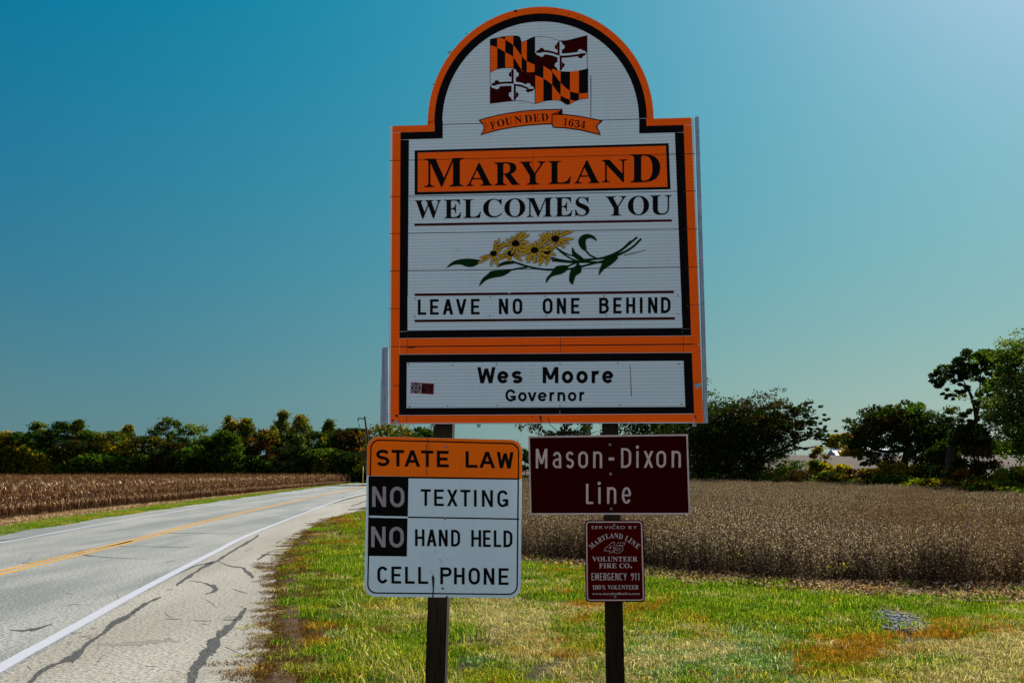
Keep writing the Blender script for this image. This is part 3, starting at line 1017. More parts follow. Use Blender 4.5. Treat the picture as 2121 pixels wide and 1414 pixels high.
# name box
bd.layer()
mo = [z1(237, 938), z1(237, 1215), z1(1832, 1180), z1(1820, 893)]
mi_ = [z1(256, 952), z1(256, 1198), z1(1813, 1165), z1(1803, 908)]
for i in range(4):
    j = (i + 1) % 4
    quad(mo[i], mo[j], mi_[j], mi_[i], 'black_print')
def inbox(x, top):
    a, b = (mi_[0], mi_[3]) if top else (mi_[1], mi_[2])
    return a[1] + (b[1] - a[1]) * (x - a[0]) / (b[0] - a[0])
for xa, xb in ((865.3, 1104.2), (1104.9, 1381)):
    ra = lambda x, up: sy(1, x) + (-0.6 if up else 0.6)
    quad((xa, inbox(xa, 1) + .2), (xa, ra(xa, 1)), (xb if xb < 1200 else 1379.8, ra(xb, 1)), (xb if xb < 1200 else 1379.3, inbox(xb, 1) + .2), 'orange_sheeting')
    quad((xa, ra(xa, 0)), (xa, inbox(xa, 0) - .2), (xb if xb < 1200 else 1382.5, inbox(xb, 0) - .2), (xb if xb < 1200 else 1380.0, ra(xb, 0)), 'orange_sheeting')
bd.build('border', welcome, 'orange and black printed frame of the sign')

# ---- flag emblem
def cur(xs, ys):
    P = catmull([Vector((x, y, 0)) for x, y in zip(xs, ys)], 6)
    X = [p.x for p in P]; Y = [p.y for p in P]
    return lambda x: float(np.interp(x, X, Y))
fl = Print(BP, 0.0024)
def strip(x0, x1, fa, fb, mat, n=5):
    xs = [x0 + (x1 - x0) * i / n for i in range(n + 1)]
    for a, b in zip(xs[:-1], xs[1:]):
        ya, yb, yc, yd = fa(a), fa(b), fb(b), fb(a)
        if yd - ya < .5 and yc - yb < .5: continue
        fl.poly([z2(a, min(ya, yd)), z2(a, yd), z2(b, yc), z2(b, min(yb, yc))], mat)
O_, K_, Rd, Wh = 'orange_sheeting', 'black_print', 'flag_red', 'white_sheeting'
topQ1a = cur([155, 200, 245, 347, 450, 520, 545], [140, 124, 118, 100, 93, 98, 108])
topQ1b = cur([552, 622, 680, 724], [176, 148, 118, 104])
topQ1 = lambda x: topQ1a(x) if x < 552 else topQ1b(x)
midL = cur([155, 245, 347, 450, 500, 555, 622, 680, 724], [556, 512, 497, 500, 512, 535, 552, 554, 548])
topQ2 = cur([725, 800, 900, 1000, 1040, 1130, 1250, 1388], [106, 101, 112, 145, 155, 152, 122, 88])
midR = cur([725, 780, 833, 890, 945, 1052, 1172, 1285, 1397], [538, 490, 470, 480, 508, 540, 545, 531, 505])
botL = cur([155, 300, 450, 600, 722], [948, 930, 915, 922, 950])
botR = cur([728, 780, 835, 945, 1000, 1052, 1110, 1150, 1172, 1250, 1330, 1400], [950, 940, 918, 906, 905, 912, 952, 962, 956, 912, 890, 882])
up1 = cur([155, 245, 290, 347, 450, 555, 622, 724], [60, 116, 118, 140, 210, 345, 412, 458])
lo1 = cur([155, 245, 347, 450, 555, 622, 724], [208, 240, 298, 362, 520, 556, 600])
up4 = cur([728, 833, 945, 1055, 1172, 1285, 1397], [380, 470, 548, 690, 790, 822, 815])
lo4 = cur([728, 833, 945, 1055, 1172, 1240, 1397], [590, 633, 715, 848, 903, 918, 980])
def mx(f, g): return lambda x: max(f(x), g(x))
def mn(f, g): return lambda x: min(f(x), g(x))
def bendq(cols, first, top, bot, up, lo):
    for i in range(len(cols) - 1):
        A = first if i % 2 == 0 else (K_ if first == O_ else O_)
        B = K_ if A == O_ else O_
        a, b = cols[i], cols[i + 1]
        U = mn(mx(up, top), bot); Lw = mn(mx(lo, top), bot)
        strip(a, b, top, U, A); strip(a, b, U, Lw, B); strip(a, b, Lw, bot, A)
# outline underlay
def outline(x0, x1, top, bot, d, mat):
    strip(x0 - d, x1 + d, lambda x: top(x) - d, lambda x: bot(x) + d, mat, 14)
outline(157, 722, topQ1a, midL, 4, K_) if False else None
strip(152, 552, lambda x: topQ1(x) - 5, lambda x: midL(x) + 5, K_, 10)
strip(552, 726, lambda x: topQ1(x) - 5, lambda x: midL(x) + 5, K_, 6)
strip(724, 1392, lambda x: topQ2(x) - 5, lambda x: midR(x) + 4, Rd, 14)
strip(152, 724, lambda x: midL(x) - 2, lambda x: botL(x) + 5, Rd, 12)
strip(724, 1402, lambda x: midR(x) - 4, lambda x: botR(x) + 5, K_, 16)
fl.layer()
bendq([158, 245, 347, 450, 555, 622, 722], O_, topQ1, midL, up1, lo1)
bendq([730, 833, 945, 1052, 1172, 1285, 1396], O_, midR, botR, up4, lo4)
def crossq(x0, xm, x1, top, bot, hs):
    strip(x0, xm, top, hs, Wh, 8); strip(xm, x1, top, hs, Rd, 8)
    strip(x0, xm, hs, bot, Rd, 8); strip(xm, x1, hs, bot, Wh, 8)
    fl.layer()
    w = 27
    e0, e1 = x0 + 60, x1 - 60
    strip(e0, xm, lambda x: hs(x) - w, hs, Rd, 6); strip(e0, xm, hs, lambda x: hs(x) + w, Wh, 6)
    strip(xm, e1, lambda x: hs(x) - w, hs, Wh, 6); strip(xm, e1, hs, lambda x: hs(x) + w, Rd, 6)
    T, B, H = top(xm), bot(xm), hs(xm)
    fl.layer(0.0001)
    vx = lambda a, b, y0, y1, m: fl.poly([z2(a, y0), z2(a, y1), z2(b, y1), z2(b, y0)], m)
    vx(xm - w, xm, T + 60, H - w, Rd); vx(xm, xm + w, T + 60, H, Wh)
    vx(xm - w, xm, H, B - 60, Wh); vx(xm, xm + w, H + w, B - 60, Rd)
    fl.layer(0.0001)
    def lobe(cx, cy, r, a0, a1, m):
        fl.off += 0.00008
        fl.poly([z2(*p) for p in [(cx, cy)] + arc(cx, -cy, r, r, a0, a1, 12)] if False else [z2(cx, cy)] + [z2(cx + r * math.cos(math.radians(a)), cy - r * math.sin(math.radians(a))) for a in np.linspace(a0, a1, 13)], m)
    r = 34
    # top and bottom ends
    lobe(xm - 29, T + 76, r, 90, 270, Rd); lobe(xm, T + 38, r, 90, 270, Rd)
    lobe(xm + 29, T + 76, r, -90, 90, Wh); lobe(xm, T + 38, r, -90, 90, Wh)
    lobe(xm - 29, B - 76, r, 90, 270, Wh); lobe(xm, B - 38, r, 90, 270, Wh)
    lobe(xm + 29, B - 76, r, -90, 90, Rd); lobe(xm, B - 38, r, -90, 90, Rd)
    # side ends
    lobe(x0 + 82, hs(x0 + 82) - 24, r, 0, 180, Rd); lobe(x0 + 44, hs(x0 + 40), r, 0, 180, Rd)
    lobe(x0 + 82, hs(x0 + 82) + 24, r, 180, 360, Wh); lobe(x0 + 44, hs(x0 + 40), r, 180, 360, Wh)
    lobe(x1 - 82, hs(x1 - 82) - 24, r, 0, 180, Wh); lobe(x1 - 44, hs(x1 - 40), r, 0, 180, Wh)
    lobe(x1 - 82, hs(x1 - 82) + 24, r, 180, 360, Rd); lobe(x1 - 44, hs(x1 - 40), r, 180, 360, Rd)
hsR = cur([725, 850, 950, 1040, 1180, 1388], [312, 298, 315, 342, 336, 305])
hsL = cur([157, 250, 350, 455, 560, 650, 722], [735, 710, 700, 700, 715, 755, 772])
crossq(728, 1040, 1386, topQ2, mn(midR, lambda x: 1e9), hsR)
crossq(158, 455, 722, lambda x: midL(x) + 6, botL, hsL)
fl.build('flag_emblem', welcome, 'waving black, orange, red and white state flag emblem')

# ---- ribbon
rb = Print(BP, 0.0024)
Lt = cur([5, 200, 450, 700, 1065], [1160, 1106, 1058, 1032, 1018]); Lb = cur([30, 200, 400, 700, 935], [1355, 1308, 1265, 1227, 1215])
xs = np.linspace(70, 1072, 16)
Pt = [(5, 1160)] + [(x, Lt(x)) for x in xs]
Pb = [(30, 1355)] + [(x, Lb(x)) for x in np.linspace(70, 940, 16)]
for i in range(len(Pt) - 1):
    if i == 0:
        rb.poly([z2(*p) for p in [(5, 1160), (88, 1250), (150, 1250), (70, Lt(70))]], K_)
        rb.poly([z2(*p) for p in [(88, 1250), (30, 1355), (70, Lb(70)), (150, 1250)]], K_)
        rb.poly([z2(*p) for p in [(70, Lt(70)), (150, 1250), (70, Lb(70)), (88, 1250)]], K_)
    else:
        a, b = Pt[i], Pt[i + 1]; c, d = Pb[i], Pb[i + 1]
        rb.off += 0.00001
        rb.poly([z2(*a), z2(*c), z2(*d), z2(*b)], K_)
rb.poly([z2(*p) for p in [(935, 1090), (935, 1200), (1075, 1085), (1075, 1026)]], K_)
rb.layer()
q = lambda pts, m: rb.poly([z2(*p) for p in pts], m)
xa = np.linspace(80, 1052, 14); xb_ = np.linspace(80, 930, 14)
for i in range(13):
    q([(xa[i], Lt(xa[i]) + 13), (xb_[i], Lb(xb_[i]) - 13), (xb_[i + 1], Lb(xb_[i + 1]) - 13), (xa[i + 1], Lt(xa[i + 1]) + 13)], O_)
q([(32, 1166), (100, 1250), (120, 1250), (84, Lt(84) + 13)], O_)
q([(100, 1250), (52, 1336), (84, Lb(84) - 13), (120, 1250)], O_)
q([(84, Lt(84) + 13), (118, 1250), (84, Lb(84) - 13), (100, 1250)], O_)
rb.layer()
q([(945, 1085), (1052, 1040), (1060, 1030), (1075, 1035), (1075, 1086), (1060, 1088), (1060, 1052), (985, 1080)], K_)
q([(936, 1092), (936, 1205), (945, 1240), (965, 1260), (1100, 1266), (1300, 1292), (1565, 1355), (1515, 1240), (1592, 1166), (1300, 1108), (1100, 1084), (950, 1080)], K_)
rb.layer()
q([(950, 1096), (950, 1205), (958, 1235), (972, 1248), (1100, 1252), (1300, 1278), (1542, 1336), (1498, 1240), (1558, 1173), (1300, 1122), (1100, 1098)], O_)
rb.layer()
for c, x, y, a, wd in [('F', 192, 1228, -13, 62), ('O', 290, 1197, -12, 96), ('U', 392, 1176, -10, 92), ('N', 512, 1156, -9, 96), ('D', 641, 1143, -7, 92), ('E', 745, 1132, -6, 78), ('D', 850, 1124, -4, 90)]:
    sub = Print(BP, rb.off); placed(sub, z2, c, x, y, 96, a, K_, wide=wd * .98); sub.build('letter', welcome)
for c, x, y, wd in [('1', 1113, 1184, 50), ('6', 1187, 1197, 66), ('3', 1262, 1208, 64), ('4', 1337, 1220, 68)]:
    sub = Print(BP, rb.off); placed(sub, z2, c, x, y, 96, 7, K_, wide=wd); sub.build('letter', welcome)
rb.build('ribbon_banner', welcome, 'orange ribbon banner printed under the flag')

# ---- lettering
tx = Print(BP, 0.0030)
text_line(tx, z1, [('M', 298, 542)], (298, 990, 1167), (1765, 955, 1130), 0, K_, 'serif', root=welcome)
text_line(tx, z1, [('A', 558, 722), ('R', 732, 893), ('Y', 893, 1052), ('L', 1070, 1212), ('A', 1230, 1392), ('N', 1404, 1562)], (558, 1017, 1160), (1560, 993, 1137), 0, K_, 'serif', root=welcome)
text_line(tx, z1, [('D', 1580, 1768)], (1580, 963, 1138), (1768, 960, 1133), 0, K_, 'serif', root=welcome)
tx = Print(BP, 0.0024)
text_line(tx, z1, [('W', 238, 402), ('E', 420, 527), ('L', 540, 650), ('C', 664, 782), ('O', 796, 926), ('M', 935, 1097), ('E', 1110, 1220), ('S', 1238, 1326), ('Y', 1428, 1557), ('O', 1566, 1698), ('U', 1704, 1838)],
          (240, 1249, 1364), (1835, 1216, 1338), 0, K_, 'serif', root=welcome)
tx = Print(BP, 0.0024)
m = 'maroon_line'
for a in ([zc(235, 70), zc(235, 84), zc(1840, 57), zc(1840, 43)], [zc(237, 505), zc(237, 520), zc(1853, 502), zc(1853, 487)], [zc(237, 668), zc(237, 683), zc(1859, 667), zc(1859, 652)]):
    tx.poly(a, m)
tx.build('red_rule', welcome)
slab(BP, [zc(193, 523), zc(193, 662), zc(1901, 646), zc(1899, 506)], 0.0016, 'white_sheeting', 'text_plate', welcome, front=0.0022)
tx = Print(BP, 0.0028)
text_line(tx, zc, [('L', 257, 309), ('E', 333, 387), ('A', 412, 478), ('V', 494, 561), ('E', 588, 642), ('N', 762, 820), ('O', 848, 908), ('O', 1035, 1097), ('N', 1123, 1181), ('E', 1212, 1265), ('B', 1387, 1448), ('E', 1475, 1527), ('H', 1555, 1612), ('I', 1640, 1658), ('N', 1692, 1750), ('D', 1772, 1832)],
          (257, 541, 638), (1832, 527, 627), 17.5, K_, root=welcome)
slab(BP, [(843.2, 751), (842.6, 844), (1418.8, 841.4), (1415.2, 747.4)], 0.0016, 'white_sheeting', 'name_plate', welcome, front=0.0024)
tx = Print(BP, 0.0030)
text_line(tx, zc, [('W', 627, 741), ('e', 752, 823, 0, .76), ('s', 842, 909, 0, .76), ('M', 1035, 1133), ('o', 1154, 1226, 0, .76), ('o', 1245, 1316, 0, .76), ('r', 1340, 1390, 0, .76), ('e', 1405, 1476, 0, .76)],
          (627, 963, 1064), (1476, 961, 1063), 22, K_, root=welcome)
text_line(tx, zc, [('G', 803, 868), ('o', 882, 936, 0, .76), ('v', 941, 998, 0, .76), ('e', 1005, 1061, 0, .76), ('r', 1077, 1112, 0, .76), ('n', 1127, 1176, 0, .76), ('o', 1192, 1246, 0, .76), ('r', 1263, 1298, 0, .76)],
          (803, 1101, 1177), (1298, 1099, 1175), 15, K_, root=welcome)
for x, y in [(200, 945), (473, 948), (748, 945), (1143, 942), (1503, 938), (1885, 942), (205, 1208), (442, 1205), (752, 1200), (1142, 1202), (1517, 1198), (1900, 1192), (240, 538), (708, 527), (1050, 522), (1418, 521), (1878, 518), (237, 645), (706, 642), (1055, 645), (1432, 638), (1880, 631)]:
    bolt(BP, *zc(x, y), 0.0035, welcome, 0.0028)

# ---- black-eyed susans
fw = Print(BP, 0.0024)
GR, YE = 'leaf_print', 'petal_yellow'
def stem(P, w):
    C = catmull([Vector((a, b, 0)) for a, b in P], 6)
    pts = [(c.x, c.y) for c in C]
    for quad_ in stroke(pts, w + 7):
        fw.poly([z4(*p) for p in quad_], K_)
    fw.layer(0.0002)
    for quad_ in stroke(pts, w):
        fw.poly([z4(*p) for p in quad_], GR)
    fw.off -= 0.0001
def leaf(P, vein=None):
    C = [(c.x, c.y) for c in catmull([Vector((a, b, 0)) for a, b in P + [P[0]]], 3)][:-1]
    cx = sum(p[0] for p in C) / len(C); cy = sum(p[1] for p in C) / len(C)
    grow = []
    n = len(C)
    ar = sum(C[i][0] * C[(i + 1) % n][1] - C[(i + 1) % n][0] * C[i][1] for i in range(n))
    sg = 1 if ar > 0 else -1
    for i in range(n):
        a, b = C[i - 1], C[(i + 1) % n]
        dx, dy = b[0] - a[0], b[1] - a[1]; l = math.hypot(dx, dy) or 1
        grow.append((C[i][0] + sg * dy / l * 3.2, C[i][1] - sg * dx / l * 3.2))
    fw.poly([z4(*p) for p in grow], K_); fw.layer(0.0002)
    fw.poly([z4(*p) for p in C], GR); fw.layer(0.0001)
    if vein:
        for quad_ in stroke([(c.x, c.y) for c in catmull([Vector((a, b, 0)) for a, b in vein], 5)], 3):
            fw.poly([z4(*p) for p in quad_], K_)
        fw.layer(0.00005)
stem([(1140, 365), (1300, 398), (1480, 406), (1690, 412)], 14)
stem([(1195, 262), (1270, 325), (1370, 385), (1480, 412)], 9)
stem([(1200, 265), (1290, 320), (1380, 350)], 6)
stem([(740, 400), (900, 452), (1040, 480), (1170, 487), (1350, 475), (1560, 425), (1700, 385), (1850, 295), (2022, 152)], 13)
stem([(1150, 392), (1400, 410), (1560, 382), (1700, 355), (1850, 288), (1960, 190)], 12)
stem([(1480, 385), (1640, 372), (1800, 345), (1960, 265), (2062, 170)], 14)
stem([(1495, 290), (1540, 338), (1610, 372)], 10)
stem([(720, 492), (800, 475), (900, 460)], 10)
stem([(1308, 452), (1370, 425), (1440, 400)], 9)
stem([(1400, 440), (1430, 410)], 8)
leaf([(70, 468), (130, 412), (200, 384), (290, 376), (370, 382), (425, 398), (385, 432), (340, 452), (280, 452), (215, 430), (140, 436)], [(200, 405), (300, 395), (420, 408)])
leaf([(405, 655), (440, 580), (500, 530), (515, 510), (560, 497), (640, 492), (728, 490), (700, 520), (640, 550), (570, 562), (500, 580), (450, 610)], [(460, 585), (560, 540), (700, 505)])
leaf([(1088, 625), (1100, 570), (1140, 525), (1185, 462), (1240, 445), (1312, 447), (1300, 490), (1250, 525), (1190, 538), (1130, 565)], [(1120, 560), (1200, 510), (1300, 460)])
leaf([(1360, 640), (1332, 605), (1330, 560), (1345, 495), (1390, 450), (1430, 433), (1450, 470), (1440, 515), (1392, 545), (1375, 590)], [(1340, 560), (1385, 500), (1435, 445)])
leaf([(1630, 545), (1640, 480), (1670, 420), (1710, 375), (1770, 357), (1825, 357), (1790, 400), (1745, 438), (1690, 472), (1655, 505)], [(1650, 500), (1720, 430), (1815, 362)])
leaf([(1358, 255), (1385, 305), (1430, 340), (1478, 382), (1450, 396), (1405, 375), (1370, 345), (1357, 310)])
leaf([(1502, 300), (1495, 240), (1490, 200), (1508, 168), (1555, 160), (1605, 190), (1580, 148), (1520, 124), (1460, 137), (1425, 180), (1427, 220), (1452, 268)])
leaf([(590, 460), (630, 420), (690, 400), (745, 405), (760, 420), (700, 430), (640, 440)])
fw.off = 0.0032
def petal(cx, cy, tx_, ty, w, m=YE):
    dx, dy = tx_ - cx, ty - cy
    l = math.hypot(dx, dy)
    ux, uy = dx / l, dy / l; nx, ny = -uy, ux
    bend = ((int(tx_ * 7 + ty * 3) % 5) - 2) * 0.02 * l
    prof = [(0.12, .45), (0.35, .85), (0.6, 1.0), (0.82, .9), (0.95, .5)]
    def shape(ww, ext):
        P = []
        for s, k in prof:
            b = bend * math.sin(PI * s)
            P.append((cx + ux * l * s + nx * (ww * k + b), cy + uy * l * s + ny * (ww * k + b)))
        P.append((cx + ux * (l + ext), cy + uy * (l + ext)))
        for s, k in reversed(prof):
            b = bend * math.sin(PI * s)
            P.append((cx + ux * l * s - nx * (ww * k - b), cy + uy * l * s - ny * (ww * k - b)))
        return P
    fw.off += 0.00006; fw.poly([z4(*p) for p in shape(w + 3.6, 4)], K_)
    fw.off += 0.00006; fw.poly([z4(*p) for p in shape(w - 1.0, -1)], m)
    fw.off += 0.00003
    fw.poly([z4(cx + ux * l * .4 + nx * 1.5, cy + uy * l * .4 + ny * 1.5), z4(cx + ux * l * .4 - nx * 1.5, cy + uy * l * .4 - ny * 1.5), z4(cx + ux * l * .78, cy + uy * l * .78)], K_)
def flower(cx, cy, tips, w, r):
    for t in tips:
        petal(cx, cy, t[0], t[1], w)
    fw.off += 0.0001
    rr = random.Random(int(cx))
    fw.poly([z4(cx + r * (1 + rr.uniform(-.1, .1)) * math.cos(a), cy + r * .82 * (1 + rr.uniform(-.1, .1)) * math.sin(a)) for a in np.linspace(0, 2 * PI, 19)[:-1]], K_)
flower(730, 322, [(848, 400), (708, 415), (575, 385), (800, 370), (690, 375), (650, 350), (780, 330)], 13, 34)
flower(1100, 300, [(1018, 447), (1092, 442), (1132, 395), (1190, 342), (1238, 215), (970, 412), (1165, 280), (1180, 240), (1050, 350)], 14, 36)
flower(553, 320, [(572, 185), (612, 165), (662, 195), (640, 268), (412, 362), (388, 418), (525, 452), (598, 452), (682, 350), (590, 240), (480, 370)], 11, 36)
flower(1185, 170, [(1015, 130), (1055, 110), (1095, 97), (1163, 82), (1228, 80), (1303, 82), (1370, 90), (1374, 170), (1327, 218), (1283, 264), (1235, 235), (1165, 225), (1012, 180), (1090, 232), (1060, 160)], 12, 42)
flower(780, 218, [(738, 140), (798, 112), (838, 97), (882, 87), (920, 125), (914, 195), (905, 262), (860, 285), (795, 342), (735, 330), (640, 325), (590, 268), (632, 222), (678, 176), (830, 300)], 12, 41)
flower(972, 287, [(928, 210), (990, 185), (1052, 178), (1115, 166), (1142, 240), (1125, 290), (1105, 352), (1040, 352), (970, 422), (895, 417), (880, 380), (806, 342), (808, 296), (828, 242), (868, 236)], 13, 40)
fw.build('flower_spray', welcome, 'printed spray of yellow black-centred daisies with green leaves')

# ---- weathering marks and sticker
mk = Print(BP, 0.0032)
def mp(pts, mat, zf=zc):
    mk.off += 0.00005
    mk.poly([zf(*p) for p in pts], mat)
mp([(478, 232), (500, 226), (522, 230), (520, 242), (502, 240), (488, 250), (480, 244)], 'bird_white')
mp([(1577, 950), (1581, 950), (1586, 1045), (1590, 1143), (1585, 1143), (1582, 1040)], 'drip_red')
mp([(1332, 470), (1336, 470), (1338, 560), (1336, 730), (1333, 730), (1334, 560)], 'drip_red', z1)
mp([(1540, 262), (1680, 230), (1678, 238), (1545, 272)], 'stain_grey')
mp([(764, 190), (768, 190), (767, 330), (763, 330)], 'bird_white')
mp([(1972, 1068), (2025, 1066), (2020, 1085), (2000, 1098), (1985, 1090)], 'stain_grey')
mp([(103, 1300), (134, 1292), (134, 1316), (110, 1316)], 'stain_grey')
mp([(108, 1262), (134, 1258), (132, 1276)], 'rust_mark'); mp([(92, 1288), (112, 1296), (96, 1304)], 'rust_mark')
mp([(1012, 1266), (1026, 1266), (1030, 1308), (1024, 1308)], 'rust_mark'); mp([(1064, 1276), (1070, 1276), (1080, 1310), (1076, 1310)], 'rust_mark')
mp([(1140, 1236), (1144, 1236), (1143, 1258), (1141, 1258)], 'stain_grey')
mp([(193, 837), (230, 835), (255, 838), (230, 843), (200, 845)], 'rust_mark'); mp([(816, 498), (840, 498), (826, 506)], 'white_sheeting')
mp([(440, 322), (468, 318), (462, 334), (446, 338)], 'stain_grey', z1); mp([(855, 65), (873, 62), (876, 72), (862, 78)], 'rust_mark', z1)
mp([(552, 210), (568, 205), (566, 214), (556, 219)], 'stain_grey', z1); mp([(345, 524), (368, 522), (366, 528), (346, 530)], 'stain_grey', z1)
mp([(965, 1266), (970, 1266), (970, 1278), (966, 1278)], 'rust_mark'); mp([(1980, 1262), (1986, 1262), (1996, 1284), (1984, 1280)], 'rust_mark')
rr = random.Random(5)
for _ in range(60):                                      # tiny nicks and dead-bug specks
    x, y = rr.uniform(860, 1400), rr.uniform(80, 860)
    if y < 270 and not 930 < x < 1310: continue
    s_ = rr.uniform(.5, 1.1)
    mk.off += 0.00002
    mk.poly([(x, y), (x + s_ * .6, y + s_ * 1.6), (x + s_, y + .2)], 'rust_mark' if rr.random() < .7 else 'bird_white')
for _ in range(34):                                      # chips in the orange border
    t = rr.uniform(0, PI)
    x, y = archp(t, rr.uniform(.945, .99))
    s_ = rr.uniform(.8, 2.2)
    mk.off += 0.00002
    mk.poly([(x, y), (x + s_ * .3, y + s_), (x + s_ * 1.3, y + s_ * .6), (x + s_, y - s_ * .2)], 'rust_mark' if rr.random() < .6 else 'stain_grey')
mk.build('weathering', welcome)['kind'] = 'stuff'

sk = Print(BP, 0.0036)
z8 = lambda x, y: (840 + x / 28.29, 780 + y / 28.29)
s8 = lambda pts, m: (setattr(sk, 'off', sk.off + 0.00006), sk.poly([z8(*p) for p in pts], m))
s8([(265, 295), (265, 980), (1660, 1060), (1710, 360)], 'sticker_white')
s8([(320, 325), (295, 955), (880, 975), (915, 350)], 'sticker_red')
s8([(945, 360), (905, 985), (1640, 1040), (1665, 400)], 'sticker_red')
def diag(a, b, w, m):
    dx, dy = b[0] - a[0], b[1] - a[1]; l = math.hypot(dx, dy); nx, ny = -dy / l * w, dx / l * w
    s8([(a[0] + nx, a[1] + ny), (b[0] + nx, b[1] + ny), (b[0] - nx, b[1] - ny), (a[0] - nx, a[1] - ny)], m)
for w, m in ((75, 'sticker_white'), (52, 'sticker_blue')):
    diag((375, 375), (825, 920), w, m); diag((865, 400), (350, 900), w, m)
for x, y in [(410, 410), (475, 495), (540, 575), (605, 655), (670, 735), (735, 810), (800, 890), (840, 435), (765, 505), (690, 580), (525, 725), (455, 798), (380, 865)]:
    s8([(x - 20, y), (x, y + 20), (x + 20, y), (x, y - 20)], 'sticker_white')
text_line(sk, z8, [(c, 965 + i * 112, 965 + i * 112 + (98 if c != 'I' else 60)) for i, c in enumerate("NATIVE")], (965, 455, 925), (1640, 480, 950), 38, 'law_black')
sk.build('sticker', welcome, 'small flag bumper sticker on the lower plate')

# ---- galvanised edge channels and back bracing
def slabz(pts, zf, thick, front, mat, name, root=welcome, pl=BP):
    return slab(pl, [zf(*p) for p in pts], thick, mat, name, root, front=front)
ch = [(1440.6, 241.5), (1447.5, 241.5), (1466.8, 875.5), (1459, 876)]
slab(BP, [ch[0], ch[3], ch[2], ch[1]], 0.05, 'galvanised', 'edge_channel', welcome, front=-0.004)
for k in range(14):
    t = (k + .5) / 14
    x = 1446 + 18.5 * t; y = 250 + 620 * t
    bolt(BP, x, y, 0.003, welcome, -0.004)
slab(BP, [(791, 719), (789, 877), (803.5, 877), (803.5, 719)], 0.05, 'galvanised', 'edge_channel', welcome, front=-0.012)
slab(BP, [(783.5 + 5, 800), (787.5, 877), (795, 877), (794, 722)], 0.012, 'galvanised', 'bracket', welcome, front=-0.004)
slab(BP, [(892, 878), (892, 882), (901, 882), (901, 878)], 0.03, 'galvanised', 'clip', welcome, front=-0.04)
slab(BP, [(987, 878), (989, 885), (996, 883), (996, 878)], 0.03, 'galvanised', 'clip', welcome, front=-0.03)
slab(BP, [(1434, 876), (1435, 883), (1442, 883), (1443, 876)], 0.03, 'galvanised', 'clip', welcome, front=-0.03)
# horizontal back rails
for y in (330, 520, 690, 840):
    slab(BP, [(830, y - 6), (830, y + 6), (1430, y + 4), (1430, y - 8)], 0.05, 'galvanised', 'back_rail', welcome, front=-0.034)
# posts: front faces just behind the panels
def post(x0t, x1t, x0b, x1b, back, name='post'):
    pl = Plane(1120, 900, 7.70, 5.0)
    f = -back
    top = 300
    def X(x_t, x_b, y): return x_t + (x_b - x_t) * (y - 880) / (1414 - 880)
    A = [pl.hit(X(x0t, x0b, y), y, f) for y in (top, 1560)]
    B = [pl.hit(X(x1t, x1b, y), y, f) for y in (top, 1560)]
    th = 0.14
    A2 = [p - pl.n * th for p in A]; B2 = [p - pl.n * th for p in B]
    mb = MB()
    n = 24
    def ring_(t):
        return [A[0].lerp(A[1], t), B[0].lerp(B[1], t), B2[0].lerp(B2[1], t), A2[0].lerp(A2[1], t)]
    R = [ring_(k / n) for k in range(n + 1)]
    for r in R:
        mb.v += [tuple(p) for p in r]
    i = mb.mat('post_wood')
    for k in range(n):
        for j in range(4):
            mb.f.append([k * 4 + j, k * 4 + (j + 1) % 4, (k + 1) * 4 + (j + 1) % 4, (k + 1) * 4 + j]); mb.m.append(i)
    mb.f.append([3, 2, 1, 0]); mb.m.append(i); mb.f.append([n * 4, n * 4 + 1, n * 4 + 2, n * 4 + 3]); mb.m.append(i)
    o = mb.build(name, welcome)
    bm = bmesh.new(); bm.from_mesh(o.data); bmesh.ops.recalc_face_normals(bm, faces=bm.faces)
    ed = [e for e in bm.edges if abs((e.verts[0].co - e.verts[1].co).normalized().z) > .9]
    bmesh.ops.bevel(bm, geom=ed, offset=0.006, segments=2, affect='EDGES')
    bm.to_mesh(o.data); bm.free()
    return o
post(897.5, 937, 880, 921, 0.09)
post(1247, 1281, 1255, 1294, 0.09)

# ================================================================== state law sign
LP = Plane(920, 1070, 7.70, 1.5)
z6 = lambda x, y: (740 + x / 3.536, 860 + y / 3.536)
law = thing('law_sign', 'orange and white state law sign about texting, with rounded corners, on the left post', 'road sign', (-0.52, 7.7, 1.0))
q4 = [z6(75, 152), z6(1209, 180), z6(1197, 1336), z6(49, 1325)]
ctr = [sum(p[0] for p in q4) / 4, sum(p[1] for p in q4) / 4]
def insetq(qd, d):
    tl, tr, br, bl = qd
    return [(tl[0] + d, tl[1] + d), (tr[0] - d, tr[1] + d), (br[0] - d, br[1] - d), (bl[0] + d, bl[1] - d)]
slab(LP, rounded(*q4, 24), 0.004, 'law_white', 'plate', law, edge_mat='sheet_edge')
pr = Print(LP, 0.0008)
# orange head as one piece following the rounded outline
o1 = rounded(*insetq(q4, 0.3), 24)
headY = lambda x: 860 + (440 + 24 * ((x - 740) * 3.536 - 70) / 1130) / 3.536
pts = [p for p in o1 if p[1] < headY(p[0]) - 1]
k0 = max(range(len(pts)), key=lambda i: pts[i][0] * 0 + (pts[i][0] < 800) * pts[i][1])
left = [p for p in o1 if p[0] < 920 and p[1] < 985]; right = [p for p in o1 if p[0] > 920 and p[1] < 985]
xl, xr = left[-1][0] - 1.4, right[0][0]
left.sort(key=lambda p: -p[1]); 
head = sorted([p for p in left], key=lambda p: math.atan2(p[1] - 1000, p[0] - 920)) + sorted(right, key=lambda p: math.atan2(p[1] - 1000, p[0] - 920))
xl = z6(70, 442)[0] + .2; xr = z6(1206, 462)[0]
pr.poly(([(xl, headY(xl))] + head + [(xr, headY(xr))])[::-1], 'law_orange')
pr.layer()
ring(pr, rounded(*insetq(q4, 6.2), 19), rounded(*insetq(q4, 9.0), 16.5), 'law_black')
B6 = lambda pts, m='law_black': pr.poly([z6(*p) for p in pts], m)
